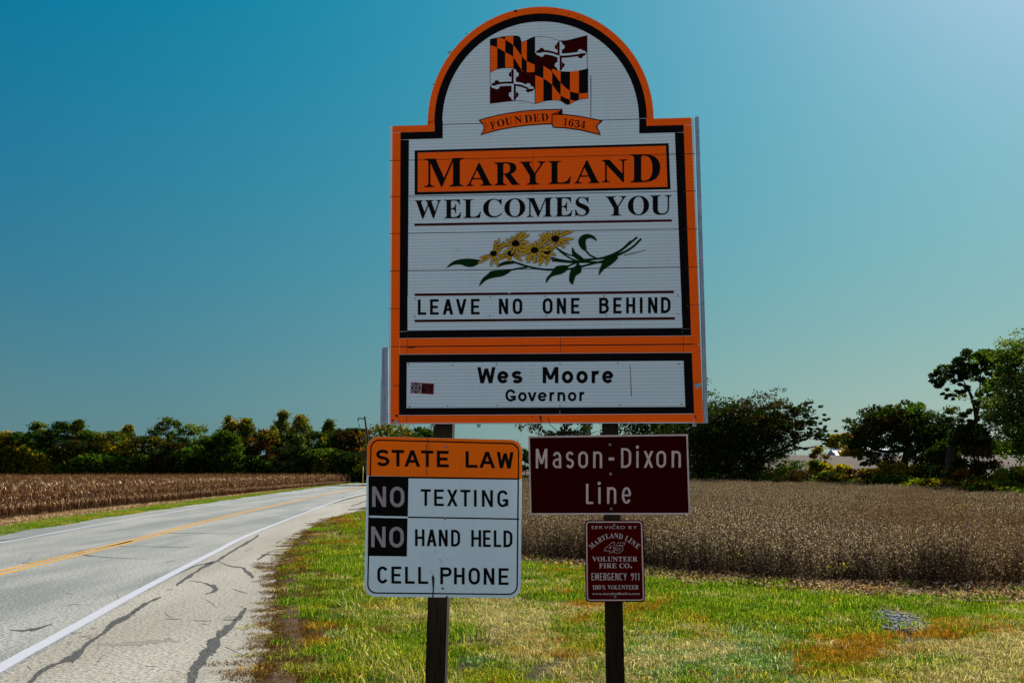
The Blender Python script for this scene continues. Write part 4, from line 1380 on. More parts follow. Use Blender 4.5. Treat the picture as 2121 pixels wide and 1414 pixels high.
pr.layer()
B6([(90, 443), (90, 457), (1188, 470), (1188, 459)])
pr.layer(0.0001)
B6([(82, 447), (82, 738), (370, 742), (375, 456)])
B6([(80, 747), (76, 1027), (363, 1031), (368, 753)])
B6([(372, 739), (372, 749), (1186, 763), (1186, 753)])
pr.layer()
B6([(86, 733), (86, 742), (367, 748), (367, 739)], 'law_white')
pr.build('printed_panel', law)
pr = Print(LP, 0.0022)
text_line(pr, z6, [('S', 138, 236), ('T', 252, 343), ('A', 345, 461), ('T', 467, 558), ('E', 583, 670), ('L', 793, 881), ('A', 893, 1010), ('W', 1022, 1144)], (138, 249, 370), (1143, 268, 388), 23, 'law_black', root=law)
text_line(pr, z6, [('T', 465, 538), ('E', 563, 634), ('X', 657, 735), ('T', 755, 828), ('I', 855, 874), ('N', 913, 993), ('G', 1026, 1105)], (465, 539, 660), (1105, 548, 671), 19, 'law_black', root=law)
text_line(pr, z6, [('H', 423, 492), ('A', 508, 581), ('N', 597, 662), ('D', 687, 753), ('H', 835, 907), ('E', 921, 977), ('L', 1000, 1054), ('D', 1071, 1136)], (423, 832, 955), (1136, 842, 964), 18.5, 'law_black', root=law)
text_line(pr, z6, [('C', 147, 223), ('E', 250, 322), ('L', 350, 420), ('L', 446, 519), ('P', 608, 691), ('H', 709, 786), ('O', 815, 898), ('N', 926, 1004), ('E', 1035, 1108)], (147, 1103, 1228), (1108, 1118, 1240), 20, 'law_black', root=law)
pr = Print(LP, 0.0022)
text_line(pr, z6, [('N', 109, 211), ('O', 240, 345)], (108, 519, 668), (345, 522, 671), 25, 'letter_grey', root=law)
text_line(pr, z6, [('N', 102, 207), ('O', 235, 341)], (102, 812, 963), (341, 815, 966), 25, 'letter_grey', root=law)
pr = Print(LP, 0.0024)
for pts, m in [([(545, 1180), (556, 1165), (566, 1190), (560, 1300), (556, 1335), (548, 1335), (552, 1270)], 'rust_mark'), ([(566, 978), (572, 978), (583, 1012), (578, 1014)], 'bird_white'),
               ([(596, 1044), (602, 1044), (622, 1084), (618, 1086)], 'bird_white'), ([(536, 1135), (542, 1135), (556, 1168), (551, 1170)], 'bird_white'), ([(506, 215), (510, 215), (508, 440), (505, 440)], 'rust_mark'),
               ([(515, 165), (517, 165), (530, 250), (527, 250)], 'rust_mark'), ([(514, 165), (516, 165), (502, 250), (500, 250)], 'rust_mark'), ([(640, 1333), (660, 1318), (668, 1322), (650, 1336)], 'law_black'), ([(660, 1050), (665, 1050), (664, 1058), (661, 1058)], 'rust_mark')]:
    pr.off += .0001
    pr.poly([z6(*p) for p in pts], m)
pr.build('weathering', law)['kind'] = 'stuff'
for x, y in [(647, 230), (645, 753), (625, 1265)]:
    bolt(LP, *z6(x, y), 0.006, law, 0.002)

# ================================================================== brown line sign
MP = Plane(1262, 985, 7.58, 5.0)
z7 = lambda x, y: (1080 + x / 3.7216, 880 + y / 3.7216)
mason = thing('boundary_sign', 'dark brown Mason-Dixon Line sign with white border on the right post', 'road sign', (0.76, 7.6, 1.5))
mq = [z7(52, 85), z7(1283, 69), z7(1303, 689), z7(66, 690)]
slab(MP, [mq[0], mq[3], mq[2], mq[1]], 0.004, 'brown_sign_white', 'plate', mason, edge_mat='sheet_edge')
pr = Print(MP, 0.0008)
iq = [z7(65, 98), z7(1270, 83), z7(1289, 675), z7(78, 677)]
pr.poly([iq[0], iq[3], iq[2], iq[1]], 'brown_sheeting')
pr.build('printed_panel', mason)
pr = Print(MP, 0.0014)
text_line(pr, z7, [('M', 111, 200), ('a', 240, 307, 0, .84), ('s', 343, 405, 0, .84), ('o', 438, 513, 0, .84), ('n', 553, 622, 0, .84), ('D', 768, 846), ('i', 883, 906, 0, .84), ('x', 943, 1016, 0, .84), ('o', 1040, 1115, 0, .84), ('n', 1158, 1229, 0, .84)],
          (110, 182, 333), (1229, 173, 326), 18, 'brown_sign_white', root=mason)
text_line(pr, z7, [('-', 673, 716)], (673, 249, 272), (716, 249, 272), 18, 'brown_sign_white', root=mason)
text_line(pr, z7, [('L', 498, 553), ('i', 590, 613, 0, .83), ('n', 660, 731, 0, .83), ('e', 774, 846, 0, .83)], (498, 452, 607), (846, 450, 605), 18, 'brown_sign_white', root=mason)
for x, y in ((894, 169), (600, 448)):
    pr = Print(MP, 0.0014)
    pr.poly([z7(x + 13 * math.cos(a), y + 13 * math.sin(a)) for a in np.linspace(0, 2 * PI, 15)[:-1]][::-1], 'brown_sign_white')
    pr.build('letter_dot', mason)
for x, y in [(683, 150), (688, 376), (692, 645)]:
    bolt(MP, *z7(x, y), 0.0062, mason, 0.0015)

# ================================================================== fire company sign
FP = Plane(1274, 1160, 7.57, 5.0)
zf_ = lambda x, y: (1090 + x / 7.442, 1070 + y / 7.442)
fire = thing('fire_company_sign', 'small red fire company sign with rounded corners, lowest on the right post', 'road sign', (0.78, 7.6, 0.9))
fq = [zf_(900, 50), zf_(1805, 48), zf_(1838, 1308), zf_(915, 1310)]
slab(FP, rounded(*fq, 8.5), 0.003, 'fire_red', 'plate', fire)
pr = Print(FP, 0.0007)
ring(pr, rounded(*insetq(fq, 2.5), 7.0), rounded(*insetq(fq, 5.1), 5.0), 'fire_white')
pr.build('border', fire, 'thin white border line')
pr = Print(FP, 0.0012)
FW = 'fire_white'
run_text(pr, zf_, "SERVICED BY", 1005, 1708, 184, 46, FW, gap=0.2)
L = "MARYLAND LINE"
# arched line
cxA, cyA, RA = 1362, 905, 560
pos = [(1012, 443, -42), (1078, 393, -36), (1138, 350, -30), (1192, 320, -22), (1252, 297, -14), (1318, 285, -5), (1388, 287, 5), (1458, 300, 12), None, (1555, 332, 24), (1605, 362, 32), (1655, 400, 37), (1716, 446, 42)]
for c, p in zip(L, pos):
    if p:
        placed(pr, zf_, c, p[0], p[1], 78, p[2], FW, sx=.78 if c != 'I' else .9)
run_text(pr, zf_, "VOLUNTEER", 1016, 1716, 684, 72, FW, serif=True, gap=0.06)
run_text(pr, zf_, "FIRE CO", 1122, 1592, 786, 72, FW, serif=True, gap=0.06)
pr.poly([zf_(*p) for p in [(1607, 764), (1607, 786), (1629, 786), (1629, 764)]], FW)
text_line(pr, zf_, [('E', 1006, 1046), ('M', 1062, 1116), ('E', 1136, 1176), ('R', 1192, 1238), ('G', 1252, 1298), ('E', 1316, 1356), ('N', 1374, 1422), ('C', 1438, 1484), ('Y', 1496, 1552), ('9', 1612, 1658), ('1', 1664, 1704), ('1', 1712, 1748)], (1006, 862, 975), (1748, 864, 975), 12, FW)
run_text(pr, zf_, "100", 1018, 1150, 1115, 66, FW, serif=True, gap=0.05, cap='1')
run_text(pr, zf_, "%", 1166, 1222, 1116, 68, FW, gap=0.05)
run_text(pr, zf_, "VOLUNTEER", 1256, 1732, 1115, 66, FW, serif=True, gap=0.06)
run_text(pr, zf_, "www.marylandlinefire.com", 1012, 1744, 1200, 42, FW, gap=0.09)
pr.build('lettering', fire, 'white lettering of the red sign')['kind'] = 'stuff'
pr = Print(FP, 0.0012)
sh = lambda x, y: zf_(x - 0.28 * (y - 560), y)
for t, m in ((46, FW), (33, 'fire_red')):
    pr.layer(0.0003)
    for c, x0, x1 in (('4', 1214, 1338), ('5', 1372, 1482)):
        if c == '4':
            segs = [[(1320, 415), (1320, 538)], [(1230, 506), (1345, 506)], [(1232, 500), (1308, 415)]]
        else:
            segs = [[(1482, 420), (1392, 420), (1385, 480), (1430, 468), (1468, 480), (1476, 508), (1455, 536), (1420, 542), (1382, 532)]]
        for S in segs:
            # lengthen the ends by half the stroke so both passes keep square ends
            (x0_, y0_), (x1_, y1_) = S[0], S[1]
            l = math.hypot(x1_ - x0_, y1_ - y0_); e = t * .42
            S2 = [(x0_ - (x1_ - x0_) / l * e, y0_ - (y1_ - y0_) / l * e)] + S[1:]
            (x0_, y0_), (x1_, y1_) = S[-2], S[-1]
            l = math.hypot(x1_ - x0_, y1_ - y0_)
            S2[-1] = (x1_ + (x1_ - x0_) / l * e, y1_ + (y1_ - y0_) / l * e)
            for qd in stroke(S2, t):
                pr.off += .00001
                pr.poly([sh(x - 20, y - 4) for x, y in qd], m)
pr.build('number', fire, 'outlined slanted number 45')
bolt(FP, *zf_(1353, 126), 0.0058, fire, 0.0015)
bolt(FP, *zf_(1372, 1228), 0.0058, fire, 0.0015)

# ================================================================== instancing for stuff
def scatter(name, P, rot, scl, idx, variants, kind='stuff', label=None):
    col = bpy.data.collections.new(name + "_pieces")
    for k, me in enumerate(variants):
        o = bpy.data.objects.new("%s_piece_%03d" % (name, k), me)
        col.objects.link(o)
    me = bpy.data.meshes.new(name)
    n = len(P)
    me.vertices.add(n)
    me.vertices.foreach_set("co", np.asarray(P, dtype=np.float32).ravel())
    a = me.attributes.new("rot", 'FLOAT_VECTOR', 'POINT'); a.data.foreach_set("vector", np.asarray(rot, dtype=np.float32).ravel())
    a = me.attributes.new("scl", 'FLOAT_VECTOR', 'POINT'); a.data.foreach_set("vector", np.asarray(scl, dtype=np.float32).ravel())
    a = me.attributes.new("idx", 'INT', 'POINT'); a.data.foreach_set("value", np.asarray(idx, dtype=np.int32))
    o = link(name, me)
    ng = bpy.data.node_groups.new(name, 'GeometryNodeTree')
    ng.interface.new_socket("Geometry", in_out='INPUT', socket_type='NodeSocketGeometry')
    ng.interface.new_socket("Geometry", in_out='OUTPUT', socket_type='NodeSocketGeometry')
    gi = ng.nodes.new("NodeGroupInput"); go = ng.nodes.new("NodeGroupOutput")
    ip = ng.nodes.new("GeometryNodeInstanceOnPoints")
    ci = ng.nodes.new("GeometryNodeCollectionInfo")
    ci.inputs['Collection'].default_value = col
    ci.inputs['Separate Children'].default_value = True
    ci.inputs['Reset Children'].default_value = True
    def na(nm, t):
        q = ng.nodes.new("GeometryNodeInputNamedAttribute"); q.data_type = t; q.inputs['Name'].default_value = nm
        return next(s for s in q.outputs if s.enabled and s.name == 'Attribute')
    e2r = ng.nodes.new("FunctionNodeEulerToRotation")
    ng.links.new(na("rot", 'FLOAT_VECTOR'), e2r.inputs[0])
    ng.links.new(gi.outputs[0], ip.inputs['Points'])
    ng.links.new(ci.outputs[0], ip.inputs['Instance'])
    ip.inputs['Pick Instance'].default_value = True
    ng.links.new(na("idx", 'INT'), ip.inputs['Instance Index'])
    ng.links.new(e2r.outputs[0], ip.inputs['Rotation'])
    ng.links.new(na("scl", 'FLOAT_VECTOR'), ip.inputs['Scale'])
    ng.links.new(ip.outputs[0], go.inputs[0])
    md = o.modifiers.new("scatter", 'NODES'); md.node_group = ng
    o['kind'] = kind
    if label: o['label'] = label
    return o

def blades(n, rad, h0, h1, w, lean, seed, mat, varlo=0.0, varhi=1.0, segs=2, name='tuft', wind=(0, 0), headp=0.0):
    r = np.random.default_rng(seed)
    V, Q, T, A = [], [], [], []
    for i in range(n):
        a = r.random() * 2 * PI; d = rad * math.sqrt(r.random())
        bx, by = d * math.cos(a), d * math.sin(a)
        h = h0 + (h1 - h0) * r.random() ** 1.5
        t = r.random() * 2 * PI
        lx_ = (r.normal() * lean + wind[0]) * h; ly_ = (r.normal() * lean + wind[1]) * h
        ww = w * (0.6 + 0.8 * r.random())
        wx, wy = math.cos(t) * ww / 2, math.sin(t) * ww / 2
        v = varlo + (varhi - varlo) * r.random()
        k = len(V)
        for s in range(segs):
            u = s / segs
            z = h * u * (1 - 0.12 * u); ox, oy = bx + lx_ * u * u, by + ly_ * u * u
            f = 1 - 0.35 * u
            V.append((ox - wx * f, oy - wy * f, z - (0.02 if s == 0 else 0))); V.append((ox + wx * f, oy + wy * f, z - (0.02 if s == 0 else 0)))
            A += [v, v]
        V.append((bx + lx_, by + ly_, h * 0.9 - 0.25 * abs(lx_) - 0.25 * abs(ly_))); A.append(v)
        for s in range(segs - 1):
            q_ = k + 2 * s
            Q.append((q_, q_ + 1, q_ + 3, q_ + 2))
        q_ = k + 2 * (segs - 1)
        T.append((q_, q_ + 1, q_ + 2))
        if r.random() < headp:                       # seed head
            px_, py_, pz_ = V[-1]
            hl = 0.06; hw = 0.005
            b0 = len(V)
            dx, dy = lx_ / h * hl, ly_ / h * hl
            V += [(px_ - hw, py_, pz_ - .01), (px_ + hw, py_, pz_ - .01), (px_ + dx + hw * .8, py_ + dy, pz_ + hl * .55), (px_ + dx - hw * .8, py_ + dy, pz_ + hl * .55)]
            A += [0.68, 0.68, 0.8, 0.8]
            Q.append((b0, b0 + 1, b0 + 2, b0 + 3))
    return mesh_np(name, V, quads=Q if Q else None, tris=T, var=A, mats=(mat,))

# ---- roadside grass on the right
BEAN = [(-9, 112), (-7.2, 90), (-3.4, 45), (-1.2, 28), (0.3, 22.0), (1.8, 20.6), (3.4, 18.9), (5.2, 17.7), (8.6, 16.6), (11, 16.2), (14, 15), (22, 12), (32, 8)]
bx_, by_ = np.array([p[0] for p in BEAN]), np.array([p[1] for p in BEAN])
def beyond_bean(x, y):
    """signed: >0 inside the bean field"""
    return np.where(x > -1.2, y - np.interp(x, bx_, by_), x - np.interp(y, by_[::-1][8:], bx_[::-1][8:])) if False else y - np.interp(x, bx_, by_)
GM = ['grass_green', 'grass_lime', 'grass_straw', 'grass_rust', 'grass_dead', 'grass_bluish']
gv = []
for i, m in enumerate(GM):
    for s in range(2):
        if m == 'grass_dead':
            gv.append(blades(230, .2, .015, .07, .0055, .9, 40 + i * 3 + s, m))
        elif m in ('grass_straw',):
            gv.append(blades(300, .22, .03, .12, .0045, 1.0, 40 + i * 3 + s, m, wind=(-.25, -.2)))
        else:
            gv.append(blades(360, .22, .025, .105, .0046, .7, 40 + i * 3 + s, m, wind=(-.2, -.15)))
gv.append(blades(70, .22, .14, .36, .0042, .55, 90, 'grass_lime', wind=(-.35, -.1), headp=.05))     # 12 long, seeding
gv.append(blades(110, .22, .12, .32, .0045, .55, 91, 'grass_green', wind=(-.3, -.1)))                 # 13 long green
gv.append(blades(50, .22, .14, .36, .004, .6, 92, 'grass_straw', wind=(-.35, -.1), headp=.08))     # 14 long straw
def grass_points():
    r = np.random.default_rng(21)
    n = 60000
    y = 6.4 + (115 - 6.4) * r.random(n) ** 2.6
    x = -9 + (46) * r.random(n)
    # even density near, thinner far: accept by weight
    xe = xof(EDG, y)
    ok = (x > xe + 0.12) & (beyond_bean(x, y) < 0.1) & (x < 0.54 * y + 2.5) & (x > -0.54 * y - 1)
    ok &= (y < 60)
    x, y = x[ok], y[ok]
    return x, y, r
def band(y0, y1, x0, x1, dens, r):
    n = int((y1 - y0) * (x1 - x0) * dens)
    return x0 + (x1 - x0) * r.random(n), y0 + (y1 - y0) * r.random(n)
r = np.random.default_rng(22)
px_, py_ = [], []
for (y0, y1, d) in ((6.2, 14, 26), (14, 24, 20), (24, 45, 9), (45, 110, 4)):
    a, b = band(y0, y1, -13, 14, d, r)
    px_.append(a); py_.append(b)
x = np.concatenate(px_); y = np.concatenate(py_)
xe = xof(EDG, y)
bb = beyond_bean(x, y)
ok = (x > xe + 0.12 + 0.25 * vnoise(x, y, .7, 8)) & (bb < 0.0) & (x < .54 * y + 1.5) & (x > -.54 * y - 1.5)
# bare dirt strip before the beans
bare = (bb > -0.1 - 1.5 * vnoise(x, y, 1.5, 9) * (.4 + .6 * sstep(4, 7, x) + .9 * (x < 1.6))) & (r.random(len(x)) < .75)
ok &= ~bare
x, y = x[ok], y[ok]; bb = bb[ok]; xe = xe[ok]
z = gz(x, y)
PX, PY = proj(x, y, z)
def blob(cx, cy, rx, ry, ang=0):
    c, s = math.cos(math.radians(ang)), math.sin(math.radians(ang))
    u = ((PX - cx) * c + (PY - cy) * s) / rx; v = (-(PX - cx) * s + (PY - cy) * c) / ry
    return np.exp(-(u * u + v * v))
n1 = vnoise(x, y, 1.6, 11); n2 = vnoise(x, y, .6, 12); n3 = vnoise(x, y, 3.5, 13)
w = np.zeros((len(x), 6))
w[:, 0] = 0.25 + 1.6 * n3 ** 2
w[:, 1] = 0.10 + 1.2 * np.clip(n1 - .35, 0, 1) * (1 - n3)
w[:, 2] = 0.06 + .5 * np.clip(n2 - .62, 0, 1) * 3
w[:, 3] = 0.03 + .4 * np.clip(n1 - .68, 0, 1) * 3
w[:, 5] = 0.02
edge_d = x - xe
w[:, 4] += 4.0 * np.exp(-(edge_d / (0.36 + .025 * y)) ** 2) + .05
w[:, 0] += 1.0 * blob(700, 1220, 120, 120) + 1.4 * blob(1650, 1240, 420, 26, 4) + 1.5 * blob(820, 1350, 120, 60)
st = 3.2 * blob(1080, 1320, 115, 26, 42) + 2.2 * blob(985, 1300, 55, 16, 40) + 2.0 * blob(1060, 1265, 60, 14, 30) + 4.5 * blob(2060, 1375, 150, 38, -12) + .5 * blob(1960, 1330, 150, 12) + 1.6 * blob(1190, 1395, 70, 22) + .5 * blob(1340, 1370, 50, 30) + .6 * blob(1420, 1345, 70, 14)
w[:, 2] += np.clip(st, 0, 3) * 2.3
w[:, 4] += .9 * np.exp(-((edge_d - .5) / (.35 + .02 * y)) ** 2) * n2
w[:, 3] += .25 * np.exp(-((edge_d - .7) / .4) ** 2) * n1
w[:, 3] += 3.0 * blob(1150, 1350, 55, 22, 20) + 1.7 * blob(1790, 1350, 160, 30, -6) + 1.3 * blob(1960, 1315, 150, 16, -6) + .9 * blob(1210, 1270, 40, 60) + .8 * blob(1330, 1260, 60, 20) + 1.5 * blob(735, 1080, 30, 14)
w[:, 5] += 2.2 * blob(1545, 1360, 50, 38) + 1.2 * blob(1360, 1365, 40, 30) + 1.6 * blob(1000, 1330, 22, 40) 
w[:, 1] += 1.0 * blob(850, 1270, 150, 40, 30) + 1.5 * blob(1850, 1400, 160, 20) + .8 * blob(1450, 1300, 150, 30)
w[:, 2] += .5 * n2 * np.exp(-(bb / 1.0) ** 2)
w[:, 4] += 1.0 * n1 * np.exp(-(bb / .8) ** 2)
w[:, 3] += .5 * n2 * np.exp(-(bb / .9) ** 2)
w /= w.sum(1, keepdims=True)
cls = (np.cumsum(w, 1) < r.random(len(x))[:, None]).sum(1)
idx = cls * 2 + r.integers(0, 2, len(x))
longg = (PY > 1255) & (edge_d > .5) & (PX < 1000) & (r.random(len(x)) < .16)
idx = np.where(longg & (cls <= 1), 12 + r.integers(0, 3, len(x)), idx)
midl = (PY > 1310) & (r.random(len(x)) < .05) & (cls < 2)
idx = np.where(midl, 13, idx)
patchy = (blob(1862, 1292, 62, 20, 8) > .45)      # the stone patch stays bare
keep = ~patchy
sc = (0.75 + .6 * r.random(len(x))) * (1 + .012 * y)
rot = np.stack([r.normal(0, .08, len(x)), r.normal(0, .08, len(x)), r.random(len(x)) * .9 - .45 + np.where(r.random(len(x)) < .3, PI, 0)], 1)
sc3 = np.stack([sc, sc, sc * (0.8 + .5 * n3)], 1)
scatter('grass', np.stack([x, y, z + .0], 1)[keep], rot[keep], sc3[keep], idx[keep], gv, label='rough roadside grass, green with straw and rust patches')

# weeds lying over the pavement edge
r = np.random.default_rng(31)
n = 620
y = 7 + 60 * r.random(n) ** 1.7; x = xof(EDG, y) - .10 + .62 * r.random(n) ** 1.3 - np.where(r.random(n) < .10, .25, 0)
wv = [blades(100, .13, .01, .06, .0045, 1.6, 300 + k, m_) for k, m_ in enumerate(('grass_dead', 'grass_dead', 'grass_rust', 'grass_dead', 'grass_lime', 'grass_straw'))]
scatter('edge_weeds', np.stack([x, y, np.full(n, .006)], 1), np.stack([0 * x, 0 * x, r.random(n) * 6.3], 1), np.stack([1.2 + r.random(n) + .02 * y, .7 + .5 * r.random(n) + .02 * y, .9 + 0 * x], 1), r.choice(6, n, p=[.30, .26, .04, .24, .08, .08]), wv, label='dead weeds creeping over the pavement edge')

# ---- left verge grass
r = np.random.default_rng(41)
ya = np.concatenate([24 + 50 * r.random(6000), 74 + 90 * r.random(3500)])
off = 5.05 + (coff(ya) - 5) * .29 * r.random(len(ya)) + .15 * np.sin(ya * .8)
xa_ = xof(YEL, ya) - off
ok = xa_ > -.56 * ya - 2
xa_, ya = xa_[ok], ya[ok]
nn = len(xa_)
vv = vnoise(xa_, ya, 1.5, 17)
idl = np.where(vv > .72, 2 + r.integers(0, 2, nn), r.integers(0, 2, nn))
idl = np.where(r.random(nn) < .06, 4, idl)
s_ = 1.1 + .8 * r.random(nn)
scatter('verge_grass', np.stack([xa_, ya, gz(xa_, ya)], 1), np.stack([0 * xa_, 0 * xa_, r.random(nn) * 6.3], 1), np.stack([s_ * 1.2, s_ * 1.2, s_ * .6], 1), idl, gv, label='green grass strip between the road and the corn')

# ---- husk litter strip
def flakes(n, rad, sz, seed, mat):
    q = np.random.default_rng(seed)
    c = np.stack([(q.random(n) - .5) * 2 * rad, (q.random(n) - .5) * 2 * rad, q.random(n) * .06], 1)
    return leafmesh(c, sz, q, mat, 'flake', asp=.28)
def leafmesh(c, size, q, mat, name, asp=.55, up=0.0, var=None, mats=None, mi=None):
    n = len(c)
    u = q.normal(size=(n, 3)); u[:, 2] *= (1 - up)
    u /= np.linalg.norm(u, axis=1, keepdims=True)
    t = q.normal(size=(n, 3))
    v = np.cross(u, t); v /= np.linalg.norm(v, axis=1, keepdims=True) + 1e-9
    s = size * (0.6 + .8 * q.random((n, 1)))
    u = u * s; v = v * s * asp
    V = np.stack([c - u, c - v * 1.0 + u * .1, c + u, c + v + u * .1], 1).reshape(-1, 3)
    Q = np.arange(4 * n).reshape(n, 4)
    if var is None: var = q.random(n)
    return mesh_np(name, V, quads=Q, var=np.repeat(np.clip(var, 0, 1), 4), mats=mats or (mat,), mi=mi)
fv = [flakes(60, .5, .075, 500 + k, 'husk_litter') for k in range(3)]
yb2 = 28 + 90 * r.random(4200) ** 1.4
ob = 5 + (coff(yb2) - 5) * (.28 + .75 * r.random(4200))
xb2 = xof(YEL, yb2) - ob
nn = len(xb2)
scatter('husk_litter', np.stack([xb2, yb2, gz(xb2, yb2) + .02], 1), np.stack([0 * xb2, 0 * xb2, r.random(nn) * 6.3], 1), np.ones((nn, 3)) * (.8 + .5 * r.random((nn, 1))), r.integers(0, 3, nn), fv, label='pale corn husk litter on bare soil')

# ---- corn
def corn_parts(seed):
    q = random.Random(seed)
    h = q.uniform(1.45, 1.75)
    V, Fc = tube([(0, 0, 0), (q.uniform(-.02, .02), q.uniform(-.02, .02), h * .5), (q.uniform(-.06, .06), q.uniform(-.05, .05), h)], [.013, .011, .004], 4)
    stalk = mesh_np('corn_stalk', [tuple(v) for v in V], quads=[f for f in Fc if len(f) == 4], var=[.35 + .3 * q.random()] * len(V), mats=('corn_dry',))
    LV, LQ, A = [], [], []
    nl = 11
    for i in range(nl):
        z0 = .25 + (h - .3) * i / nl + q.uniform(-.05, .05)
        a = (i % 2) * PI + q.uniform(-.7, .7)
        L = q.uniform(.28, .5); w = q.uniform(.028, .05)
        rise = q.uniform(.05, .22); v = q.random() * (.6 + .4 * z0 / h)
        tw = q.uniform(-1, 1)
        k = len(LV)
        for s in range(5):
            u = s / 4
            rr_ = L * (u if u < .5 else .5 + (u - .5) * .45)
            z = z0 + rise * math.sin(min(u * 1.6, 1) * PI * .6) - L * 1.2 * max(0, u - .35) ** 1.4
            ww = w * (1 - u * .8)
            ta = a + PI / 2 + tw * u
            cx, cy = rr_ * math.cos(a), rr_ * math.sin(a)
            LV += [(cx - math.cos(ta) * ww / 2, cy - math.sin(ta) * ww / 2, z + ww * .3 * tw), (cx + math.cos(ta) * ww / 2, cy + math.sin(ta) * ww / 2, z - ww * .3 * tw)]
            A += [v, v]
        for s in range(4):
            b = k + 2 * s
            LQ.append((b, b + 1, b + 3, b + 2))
    # tassel
    for i in range(6):
        a = q.uniform(0, 2 * PI); k = len(LV)
        d = q.uniform(.04, .12)
        for (rr_, z) in ((0, h - .03), (d, h + q.uniform(.1, .22))):
            LV += [(rr_ * math.cos(a) - .004, rr_ * math.sin(a), z), (rr_ * math.cos(a) + .004, rr_ * math.sin(a), z)]; A += [.45, .45]
        LQ.append((k, k + 1, k + 3, k + 2))
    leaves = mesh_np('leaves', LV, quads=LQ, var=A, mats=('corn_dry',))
    # ear hanging at the side
    a = q.uniform(0, 2 * PI); z0 = h * q.uniform(.42, .52)
    p0 = Vector((.02 * math.cos(a), .02 * math.sin(a), z0)); p1 = p0 + Vector((.10 * math.cos(a), .10 * math.sin(a), -.16))
    V, Fc = tube([p0, p0.lerp(p1, .4), p1], [.014, .030, .008], 5)
    ear = mesh_np('ear', [tuple(v) for v in V], quads=[f for f in Fc if len(f) == 4], var=[q.uniform(.7, 1)] * len(V), mats=('corn_dry',))
    return stalk, leaves, ear
CORN = [corn_parts(700 + k) for k in range(6)]
def joined(parts, name):
    V, Q, A = [], [], []
    for me in parts:
        k = len(V)
        V += [tuple(v.co) for v in me.vertices]
        Q += [[a + k for a in p.vertices] for p in me.polygons]
        A += [d.value for d in me.attributes['var'].data]
    return mesh_np(name, V, quads=Q, var=A, mats=('corn_dry',))
cj = [joined(p, 'corn_plant') for p in CORN]
r = np.random.default_rng(51)
rowp = []
yy_ = 40.0
while yy_ < 151:
    xx = float(xof(YEL, yy_)) - float(coff(yy_))
    if xx > -.525 * yy_ - 1.0:
        rowp.append((xx + r.normal() * .06, yy_ + r.normal() * .03))
    yy_ += .21
first = rowp[:300]
for i, (a, b) in enumerate(first):
    st_, lv, er = CORN[i % 6]
    o = link('corn_plant', st_, None, (a, b, float(gz(a, b)) - .02))
    o.rotation_euler = (r.normal() * .05, r.normal() * .05, r.random() * 6.28)
    s_ = .92 + .16 * r.random(); o.scale = (s_, s_, s_)
    tag(o, 'dried brown corn plant in the front row of the cornfield beside the road', 'corn plant', 'front row of dried corn')
    link('leaves', lv, o); link('ear', er, o)
cp = rowp[300:]
for k in range(1, 130):
    offk = .72 * k
    step = .24 if k < 8 else (.34 if k < 30 else .6)
    ys_ = np.arange(36, 151, step) + r.random() * .2
    xs_ = xof(YEL, ys_) - coff(ys_) - offk
    m_ = xs_ > -.53 * ys_ - 2
    for a, b in zip(xs_[m_], ys_[m_]):
        cp.append((a + r.normal() * .05, b + r.normal() * .04))
cp = np.array(cp)
nn = len(cp)
s_ = .9 + .2 * r.random(nn)
scatter('corn_field', np.stack([cp[:, 0], cp[:, 1], gz(cp[:, 0], cp[:, 1]) - .02], 1), np.stack([r.normal(0, .06, nn), r.normal(0, .06, nn), r.random(nn) * 6.3], 1), np.stack([s_, s_, s_], 1), r.integers(0, 6, nn), cj,
        label='field of dried brown corn behind its front row')

# ---- soybeans
def soy(seed, n=22, rad=.25, h=.78):
    q = np.random.default_rng(seed)
    V, Q, A = [], [], []
    for i in range(n):
        a = q.random() * 2 * PI; d = rad * math.sqrt(q.random())
        b = np.array([d * math.cos(a), d * math.sin(a), 0])
        tip = b + np.array([q.normal() * .10, q.normal() * .10, h * (.7 + .4 * q.random())])
        t = q.random() * PI; wv_ = np.array([math.cos(t), math.sin(t), 0]) * .0035
        k = len(V); sv = .15 + .35 * q.random()
        V += [b - wv_, b + wv_, tip + wv_ * .6, tip - wv_ * .6]; A += [sv] * 4; Q.append((k, k + 1, k + 2, k + 3))
        for j in range(15):
            u = .15 + .85 * q.random() ** .7
            c = b + (tip - b) * u + q.normal(size=3) * np.array([.025, .025, .015])
            dd = q.normal(size=3); dd[2] -= .6; dd /= np.linalg.norm(dd)
            e = np.cross(dd, q.normal(size=3)); e /= np.linalg.norm(e)
            dd *= .021; e *= .0058
            k = len(V); pv = q.random()
            V += [c - dd, c - e, c + dd, c + e]; A += [pv] * 4; Q.append((k, k + 1, k + 2, k + 3))
    return mesh_np('soy_plant', V, quads=Q, var=A, mats=('soy_dry',))
sv_ = [soy(800 + k) for k in range(4)]
r = np.random.default_rng(61)
PXs, PYs = [], []
for (y0, y1, d) in ((12, 30, 17), (30, 55, 10), (55, 90, 6), (90, 135, 4)):
    a, b = band(y0, y1, -12, 31, d, r)
    PXs.append(a); PYs.append(b)
x = np.concatenate(PXs); y = np.concatenate(PYs)
farx = np.interp(y, [10, 40, 52, 66, 96, 125, 140], [32, 27, 26, 28.5, 28.5, 24, 10])
bb = beyond_bean(x, y)
ok = (bb > .0 + .9 * vnoise(x, y, 1.3, 71) * vnoise(x, y, .5, 74) + .35 * vnoise(x, y, 3.1, 75)) & (x < farx) & (x < .53 * y + 2) & (y < 132 - .2 * np.abs(x - 10)) & (x > xof(EDG, y) + 2.5)
x, y = x[ok], y[ok]; nn = len(x)
s_ = (.82 + .3 * r.random(nn)) * (1 + .001 * y)
hz_ = .74 + .26 * vnoise(x, y, 2.5, 72) + .24 * vnoise(x, y, .7, 73)
